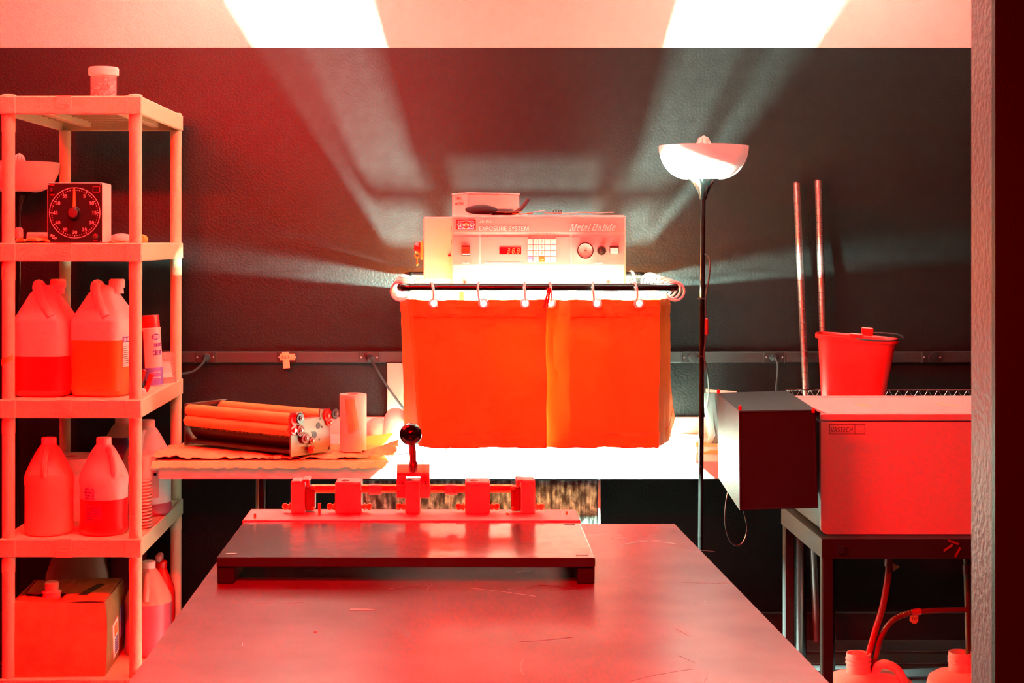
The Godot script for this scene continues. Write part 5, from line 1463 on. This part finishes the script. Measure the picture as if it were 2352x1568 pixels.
# ------------------------------------------------------------------ wire shelf, posts, bucket
func wire_corner() -> void:
	var t := thing("wire_shelf", "chrome wire shelf behind the processor carrying the bucket", "wire shelf", Vector3(1.55, 0, -5.3))
	var o := t.position
	var hy := 0.90
	var deck := M.new()
	for i in 25: deck.rod(Vector3(1.215 + i * 0.028, hy, -4.98) - o, Vector3(1.215 + i * 0.028, hy, -5.58) - o, 0.0018, 6)
	var dk := part(t, "deck_wires", deck, mats.chrome)
	dk.set_meta("kind", "stuff")
	for d in [4.98, 5.58]:
		for dy in [0.0, 0.028]:
			part(t, "edge_wire", M.new().rod(Vector3(1.2, hy + dy, -d) - o, Vector3(1.9, hy + dy, -d) - o, 0.0032, 8), mats.chrome)
		var zz := []
		for i in 41: zz.append(Vector3(1.2 + i * 0.0175, hy + (0.028 if i % 2 else 0.0), -d) - o)
		part(t, "truss_wire", M.new().tube(zz, 0.0022, 6), mats.chrome)
	for q in [[1.9, 4.98], [1.9, 5.58], [1.216, 4.98]]:
		part(t, "post", M.new().rod(Vector3(q[0], 0.0, -q[1]) - o, Vector3(q[0], hy + 0.04, -q[1]) - o, 0.0125, 14), mats.bench_chrome)
	# loose grooved posts leaning against the wall
	var ends := [[P(1829, 420, 5.70), P(1851, 905, 5.675), "left grooved chrome shelf post leaning against the black wall"], [P(1879, 415, 5.70), P(1891, 800, 5.68), "right grooved chrome shelf post leaning on the wall behind the bucket"]]
	for e in ends:
		var top: Vector3 = e[0]
		var dir: Vector3 = (e[1] - e[0]).normalized()
		var ln: float = top.y / -dir.y
		var foot: Vector3 = top + dir * ln
		var p := thing("shelf_post", e[2], "post", foot, 0, "loose grooved shelf posts")
		part(p, "tube", M.new().rod(Vector3.ZERO, top - foot, 0.0125, 18), mats.steel)
		var rg := M.new().ring(Vector3.ZERO, -dir, 0.0125, 0.0009, 16, 5).mesh()
		for i in 40:
			part(p, "groove_ring", rg, mats.steel_dull, 38, top + dir * (0.025 + i * 0.0254) - foot)
		part(p, "end_cap", M.new().rod(top - foot, top - foot - dir * 0.004, 0.0118, 16), mats.black_plastic)
	# bucket
	var b := thing("bucket", "red rectangular mop bucket with a wire bail handle behind the processor", "bucket", Vector3(1.355, hy + 0.012, -5.26), -16)
	b.rotation_degrees.z = -4.0
	var rings := []
	var hh := 0.215
	for i in 7:
		var v := i / 6.0
		rings.append(srect(v * hh, lerpf(0.1, 0.126, v), lerpf(0.072, 0.092, v), 5, 0, 0, 40))
	rings.append(srect(hh, 0.135, 0.101, 5, 0, 0, 40))
	rings.append(srect(hh + 0.012, 0.136, 0.102, 5, 0, 0, 40))
	rings.append(srect(hh + 0.014, 0.130, 0.096, 5, 0, 0, 40))
	for i in 6:
		var v := 1.0 - i / 5.0
		rings.append(srect(0.004 + v * hh, lerpf(0.097, 0.123, v), lerpf(0.069, 0.089, v), 5, 0, 0, 40))
	part(b, "tub", M.new().loft(rings), mats.red_plastic)
	part(b, "rim_tab", M.new().box(Vector3(0.03, hh + 0.024, -0.097), Vector3(0.04, 0.03, 0.008), 0.003), mats.red_plastic)
	part(b, "rim_tab", M.new().box(Vector3(0.0, hh + 0.018, 0.1), Vector3(0.045, 0.02, 0.008), 0.003), mats.red_plastic)
	part(b, "bail_handle", M.new().tube(spline([Vector3(0.0, hh + 0.012, 0.103), Vector3(0.05, hh + 0.01, 0.108), Vector3(0.12, hh + 0.014, 0.085), Vector3(0.148, hh + 0.02, 0.0), Vector3(0.12, hh + 0.026, -0.085), Vector3(0.03, hh + 0.022, -0.104)], 6), 0.0026, 8), mats.black_metal)
# ------------------------------------------------------------------ things on the bench
func bench_goods() -> void:
	roller_unit()
	# kraft paper: layered sheets with torn edges
	var sheets := [
		[-0.945, -0.20, 4.965, 5.42, 0.0006, 0.026, 101, "large torn kraft paper hanging over the bench edge, lowest of the sheets"],
		[-0.955, -0.50, 5.02, 5.36, 0.006, 0.0, 103, "wavy kraft paper under the roller unit near the shelf unit"],
		[-0.60, -0.165, 5.03, 5.30, 0.0045, 0.0, 105, "kraft paper with a lifted corner below the upright paper roll"]]
	for i in sheets.size():
		var q: Array = sheets[i]
		var n := new_noise(q[6], 1.0)
		var f := func(u: float, v: float) -> Vector3:
			var x := lerpf(q[0], q[1], u) + (0.012 * n.get_noise_2d(v * 40.0, 9.0) if u < 0.001 or u > 0.999 else 0.0)
			var d := lerpf(q[2], q[3], v)
			if v < 0.001: d += 0.012 * n.get_noise_2d(u * 60.0, 1.0)
			var y: float = BENCH + q[4]
			if i > 0: y += 0.007 * maxf(0.0, n.get_noise_2d(u * 9.0, v * 4.0) + 0.12) * (1.0 - v) * 2.0
			if i == 2: y += 0.04 * maxf(0.0, u - 0.72) * maxf(0.0, 1.0 - absf(v - 0.45) * 1.6) * 4.0
			if i == 1: y += 0.05 * maxf(0.0, 0.16 - u) * (1.0 - v)
			if d < 5.0 and i == 0: y -= (5.0 - d) * 0.45 + 0.005 * absf(n.get_noise_2d(u * 25.0, 4.0)) * float(v < 0.12)
			return Vector3(x, y, -d)
		var o := Vector3((q[0] + q[1]) * 0.5, BENCH, -(q[2] + q[3]) * 0.5)
		single("kraft_sheet", q[7], "paper", M.new().sheet(60, 24, func(u, v): return f.call(u, v) - o, 0.0009), mats.kraft, o, "kraft sheets on the bench", 30)
	# upright paper roll
	var rp := Vector3(P(811, 0, 5.2).x, BENCH + 0.009, -5.2)
	var r := thing("kraft_roll", "upright roll of pale paper with a torn patch right of the roller unit", "paper roll", rp, 0)
	part(r, "paper", M.new().lathe([[0.0445, 0], [0.0448, 0.185], [0.044, 0.187], [0.02, 0.187], [0.02, 0.002], [0.0445, 0.0]], 40), mats.paper)
	part(r, "core", M.new().lathe([[0.02, 0.003], [0.02, 0.186], [0.018, 0.186], [0.018, 0.003], [0.02, 0.003]], 24), mats.cardboard)
	part(r, "torn_patch", M.new().sheet(8, 10, func(u, v): return Vector3(sin(-0.25 + u * 0.75 - 0.35 * v) * 0.0456, 0.07 + 0.105 * v + 0.02 * (u - 0.5) * (1.0 - v), cos(-0.25 + u * 0.75 - 0.35 * v) * 0.0456 + 0.003 * sin(u * 3.0) * (1.0 - v)), 0.0008), mats.kraft)
	# white board against the wall
	var wb := P(912, 835, 5.69)
	single("foam_board", "narrow white board standing against the wall left of the curtain", "board", M.new().box(Vector3(0, (wb.y - BENCH) * 0.5, 0), Vector3(0.074, wb.y - BENCH, 0.008), 0.001, Transform3D(Basis(Vector3.RIGHT, -0.02), Vector3.ZERO)), mats.paper, Vector3(wb.x, BENCH, -5.712))
	# tissue heaps and envelope
	single("tissue_heap", "big crumpled white tissue heap beside the curtain", "tissue", lump(Vector3(0.062, 0.09, 0.055), 0.2, 0.055, 51, 56, 36), mats.tissue, Vector3(P(912, 0, 5.5).x, BENCH + 0.0415, -5.52))
	single("tissue_heap", "small crumpled tissue heap behind the upright paper roll", "tissue", lump(Vector3(0.055, 0.06, 0.05), 0.24, 0.06, 53, 48, 32), mats.tissue, Vector3(P(862, 0, 5.5).x, BENCH + 0.0285, -5.52))
	single("envelope", "yellow envelope leaning on the crumpled tissue", "envelope", M.new().box(Vector3(0, 0.024, 0), Vector3(0.13, 0.05, 0.002), 0.0005, Transform3D(Basis.from_euler(Vector3(-0.9, 0.3, 0.12)), Vector3.ZERO)), mats.paper_yellow, Vector3(P(885, 0, 5.36).x, BENCH + 0.006, -5.37))
	var gp := thing("glass_disc", "round glass plate with a dark rim lying on the bench beside the paper roll", "glass plate", Vector3(P(880, 0, 5.3).x + 0.01, BENCH + 0.0045, -5.28))
	part(gp, "glass", M.new().lathe([[0.128, 0], [0.128, 0.005], [0, 0.005]], 48), mats.glass)
	part(gp, "rim", M.new().lathe([[0.128, -0.0005], [0.135, -0.0005], [0.135, 0.008], [0.128, 0.008], [0.128, -0.0005]], 48), mats.black_rubber)
	# right end of the bench
	var cl := M.new()
	var n2 := new_noise(120, 1.0)
	var rings := []
	for q in [[0.0, 0.026, 0.01], [0.03, 0.022, 0.02], [0.07, 0.034, 0.022], [0.11, 0.03, 0.02], [0.15, 0.024, 0.016], [0.175, 0.028, 0.012]]:
		var rr := srect(q[0], q[1], q[2], 2.5, 0.01 * sin(q[0] * 30.0), 0, 24)
		for i in 24: rr[i] += Vector3(1, 0, 1) * 0.006 * n2.get_noise_2d(i * 1.0, q[0] * 40.0)
		rings.append(rr)
	single("cloth_bag", "dark grey gathered cloth hanging down in front of the white card", "cloth", cl.loft(rings), mats.cloth_grey, Vector3(P(1645, 0, 5.4).x, BENCH, -5.45))
	single("white_card", "white card propped up behind the black feed box", "card", M.new().prism([Vector2(-0.055, 0.17), Vector2(0.055, 0.164), Vector2(0.05, 0.0), Vector2(-0.048, 0.0)], -0.0015, 0.0015), mats.paper, Vector3(P(1660, 0, 5.55).x, BENCH + 0.003, -5.6), "", 38, Vector3(-6, 0, -2))
	single("orange_paper", "two-toned orange paper lying on the bench right of the lamp pole", "paper", M.new().prism([Vector2(-0.07, -0.02), Vector2(0.05, -0.05), Vector2(0.12, 0.03), Vector2(-0.01, 0.06)], 0, 0.0008, Transform3D(Basis(Vector3.RIGHT, -PI / 2), Vector3.ZERO)), mats.paper_orange, Vector3(P(1640, 0, 5.25).x, BENCH + 0.0005, -5.2))
	single("brown_paper", "tan paper sheet lying at the back of the bench beside the grey cloth", "paper", M.new().prism([Vector2(-0.14, -0.04), Vector2(0.2, -0.05), Vector2(0.22, 0.08), Vector2(-0.12, 0.09)], 0, 0.0008, Transform3D(Basis(Vector3.RIGHT, -PI / 2), Vector3.ZERO)), mats.kraft, Vector3(P(1650, 0, 5.4).x + 0.02, BENCH + 0.0003, -5.4))

func roller_unit() -> void:
	# local x runs along the rollers (right plate at 0), local z towards the front
	var t := thing("roller_unit", "dismounted roller unit with orange rollers and geared steel end plate on the bench", "roller unit", Vector3(-0.505, BENCH + 0.014, -5.005), -36.87)
	var L := 0.482
	var D := 0.19
	var prof := [Vector2(-0.002, 0.0), Vector2(-D + 0.02, 0.0), Vector2(-D, 0.02), Vector2(-D, 0.14), Vector2(-D + 0.05, 0.14), Vector2(-D + 0.05, 0.115), Vector2(-0.055, 0.115), Vector2(-0.055, 0.14), Vector2(-0.002, 0.14), Vector2(0.0, 0.13), Vector2(0.0, 0.004)]
	# prism is built in (x, y); turn so that poly x becomes local z
	var turn := Transform3D(Basis(Vector3(0, 0, 1), Vector3(0, 1, 0), Vector3(-1, 0, 0)), Vector3.ZERO)
	var rp := part(t, "end_plate", M.new().prism(prof, -0.003, 0.003, turn), mats.steel_dull)
	# bent flange at the back of the right plate
	part(rp, "flange", M.new().box(Vector3(-0.016, 0.07, -D), Vector3(0.034, 0.132, 0.003), 0.001), mats.steel_dull)
	part(rp, "top_flange", M.new().box(Vector3(-0.012, 0.1155, -D * 0.5), Vector3(0.026, 0.002, 0.08), 0.0006), mats.steel)
	for q in [[-0.13, 0.088, 0.011], [-0.112, 0.06, 0.011], [-0.1, 0.07, 0.004], [-0.148, 0.082, 0.004], [-0.135, 0.043, 0.004], [-0.14, 0.11, 0.004]]:
		part(rp, "hole", M.new().lathe([[q[2], 0.0], [q[2], 0.0006], [0, 0.0006]], 18, Transform3D(Basis(Vector3.BACK, -PI / 2), Vector3(0.0031, q[1], q[0]))), mats.print_black)
	# left plate: open frame
	var lp := M.new()
	lp.box(Vector3(-L, 0.07, -0.012), Vector3(0.006, 0.14, 0.024), 0.001)
	lp.box(Vector3(-L, 0.07, -D + 0.012), Vector3(0.006, 0.14, 0.024), 0.001)
	lp.box(Vector3(-L, 0.134, -D * 0.5), Vector3(0.006, 0.012, D), 0.001)
	lp.box(Vector3(-L, 0.045, -D * 0.5), Vector3(0.006, 0.09, D), 0.001)
	lp.box(Vector3(-L + 0.006, 0.1395, -D * 0.5), Vector3(0.014, 0.002, D), 0.0006)
	part(t, "end_plate", lp, mats.steel_dull)
	# rollers
	for q in [[0.119, -0.012, 0.0195, "roller"], [0.083, -0.006, 0.0185, "roller"], [0.118, -0.168, 0.0195, "roller"]]:
		var m := M.new()
		m.lathe([[q[2] - 0.002, -L + 0.007], [q[2], -L + 0.009], [q[2], -0.006], [q[2] - 0.002, -0.004]], 28, Transform3D(Basis(Vector3.BACK, -PI / 2), Vector3(0, q[0], q[1])))
		var ro := part(t, "roller", m, mats.roller_orange)
		part(ro, "axle", M.new().rod(Vector3(-L - 0.01, q[0], q[1]), Vector3(0.018, q[0], q[1]), 0.005, 10), mats.steel)
	part(t, "knurled_roller", M.new().rod(Vector3(-L + 0.008, 0.082, -0.15), Vector3(-0.005, 0.082, -0.15), 0.016, 20), mats.black_metal)
	# ink trough
	var tr := M.new()
	tr.sheet(4, 10, func(u, v): return Vector3(lerpf(-L + 0.012, -0.008, u), 0.066 - 0.062 * sin(v * PI * 0.5), -0.012 - 0.075 * (1.0 - cos(v * PI * 0.5)) - 0.02 * v), 0.003)
	part(t, "trough", tr, mt("trough_dark", Color(0.2, 0.1, 0.1), 0.35, 0.4))
	part(t, "trough", M.new().box(Vector3(-L * 0.5, 0.012, -0.085), Vector3(L - 0.02, 0.012, 0.14), 0.002), mats.trough_dark)
	var dash := M.new()
	var rng := RandomNumberGenerator.new()
	rng.seed = 8
	for i in 70:
		if rng.randf() < 0.15: continue
		dash.box(Vector3(-L * 0.88 + i * 0.0058, 0.061 + rng.randf() * 0.002, -0.0105), Vector3(0.0022, 0.004, 0.0006), 0.0001, Transform3D.IDENTITY)
	var ds := part(t, "ink_flecks", dash, mats.roller_orange)
	ds.set_meta("kind", "stuff")
	# gears on the outside of the right plate
	var gt := Basis(Vector3.UP, PI / 2)
	var gd := mt("gear_dark", Color(0.1, 0.1, 0.11), 0.4)
	var gr := mt("gear_resin", Color(0.32, 0.17, 0.14), 0.5)
	for q in [[0.122, -0.026, 0.018, 18, 0.016, gd], [0.122, -0.196, 0.018, 18, 0.016, gd], [0.118, -0.012, 0.019, 24, 0.004, mats.red_plastic], [0.085, -0.01, 0.017, 22, 0.004, mats.red_plastic], [0.082, -0.034, 0.0185, 30, 0.009, gr], [0.055, -0.058, 0.0185, 30, 0.009, gr], [0.044, -0.088, 0.0125, 20, 0.009, gr], [0.016, -0.085, 0.0125, 18, 0.012, mats.red_plastic], [0.118, -0.172, 0.02, 26, 0.004, mats.red_plastic], [0.094, -0.178, 0.012, 16, 0.005, mats.red_plastic]]:
		var g := part(t, "gear", gear(q[2], q[3], 0.006, q[2] * 0.45), q[5], 25, Vector3(q[4], q[0], q[1]), Vector3(0, 90, 0))
		part(g, "gear_pin", M.new().rod(Vector3(0, 0, -q[4]), Vector3(0, 0, 0.0135), 0.0034, 10), mats.steel)
		if q[5] == gr: part(g, "gear_face", M.new().ring(Vector3(0, 0, 0.006), Vector3.BACK, q[2] * 0.66, 0.0016, 24, 5), mats.steel)

# ------------------------------------------------------------------ raceway, outlets, plugs, note
func wall_goods() -> void:
	var d := 5.72
	var yc := P(0, 820, d).y
	var t := thing("outlet_raceway", "black metal raceway with power outlets running along the back wall", "raceway", Vector3(0.2, yc, -5.735))
	var o := t.position
	part(t, "channel", M.new().box(Vector3(0.13, 0, 0), Vector3(3.6, 0.04, 0.03), 0.002), mats.raceway)
	for q in [472, 660, 848, 1590, 1778, 2140]:
		var x := P(q, 0, d).x
		var p := part(t, "outlet_plate", M.new().box(Vector3(x - o.x, 0, 0.017), Vector3(0.072, 0.04, 0.006), 0.0015), mats.black_plastic)
		part(p, "receptacle", M.new().lathe([[0.0165, 0], [0.0165, 0.004], [0.015, 0.005], [0, 0.005]], 24, Transform3D(Basis(Vector3.RIGHT, PI / 2), Vector3(x - o.x + 0.002, 0, 0.0195))), mats.black_plastic)
		for s in [-1.0, 1.0]:
			part(p, "screw", screw(0.0032), mats.steel, 38, Vector3(x - o.x + s * 0.0295, 0, 0.0198))
			part(p, "slot", M.new().box(Vector3(x - o.x + 0.002 + s * 0.006, 0.003, 0.0247), Vector3(0.0022, 0.007, 0.0012), 0.0003), mats.print_black)
			part(p, "end_bracket", M.new().box(Vector3(x - o.x + s * 0.0375, 0, 0.016), Vector3(0.003, 0.042, 0.008), 0.0006), mats.raceway)
		part(p, "ground_slot", M.new().lathe([[0.003, 0], [0.003, 0.001], [0, 0.001]], 10, Transform3D(Basis(Vector3.RIGHT, PI / 2), Vector3(x - o.x + 0.002, -0.008, 0.024))), mats.print_black)
	# cords
	var cords := [
		[472, [[472, 824, 5.675], [462, 838, 5.66], [445, 852, 5.64], [425, 857, 5.62], [405, 858, 5.6], [380, 862, 5.62], [300, 880, 5.65]], "black power cord running from the leftmost outlet to the shelf unit"],
		[848, [[850, 822, 5.675], [862, 842, 5.66], [885, 880, 5.67], [912, 918, 5.685], [936, 950, 5.695], [950, 975, 5.70]], "black power cord slanting from its outlet down to the curtain"],
		[1778, [[1780, 823, 5.675], [1786, 835, 5.665], [1786, 860, 5.66], [1783, 895, 5.65], [1782, 980, 5.65]], "black power cord hanging straight down behind the black feed box"]]
	for c in cords:
		var p0 := P(c[0], 820, 5.69)
		var cd := thing("power_cord", c[2], "cord", Vector3(p0.x, yc, -5.7), 0, "cords plugged into the raceway")
		part(cd, "plug", M.new().lathe([[0.014, 0.0], [0.0135, 0.012], [0.009, 0.024], [0.006, 0.03]], 18, Transform3D(Basis(Vector3.RIGHT, PI / 2), Vector3(0, 0, -0.008))).box(Vector3(0, -0.004, 0.016), Vector3(0.016, 0.014, 0.02), 0.004), mats.black_rubber)
		var pts := []
		for q in c[1]: pts.append(P(q[0], q[1], q[2]) - cd.position)
		part(cd, "cable", M.new().tube(spline(pts, 7), 0.0042, 8), mats.black_rubber)
	# taped note over the second outlet
	var nt := thing("paper_note", "handwritten masking tape note stuck over the second outlet", "note", Vector3(P(660, 0, d).x, yc, -5.706))
	part(nt, "tape_strip", M.new().box(Vector3(0.002, 0.002, 0.0), Vector3(0.056, 0.024, 0.0012), 0.0003), mats.masking)
	part(nt, "tape_strip", M.new().box(Vector3(-0.004, -0.009, 0.0012), Vector3(0.024, 0.06, 0.0012), 0.0003, Transform3D(Basis(Vector3.BACK, 0.08), Vector3.ZERO)), mats.masking)
	text(nt, "Fail", Vector3(-0.006, 0.001, 0.0022), 0.024, 0.0115, mats.print_black, Vector3(0, 0, 3), "Droid Sans", 300, 0.12)
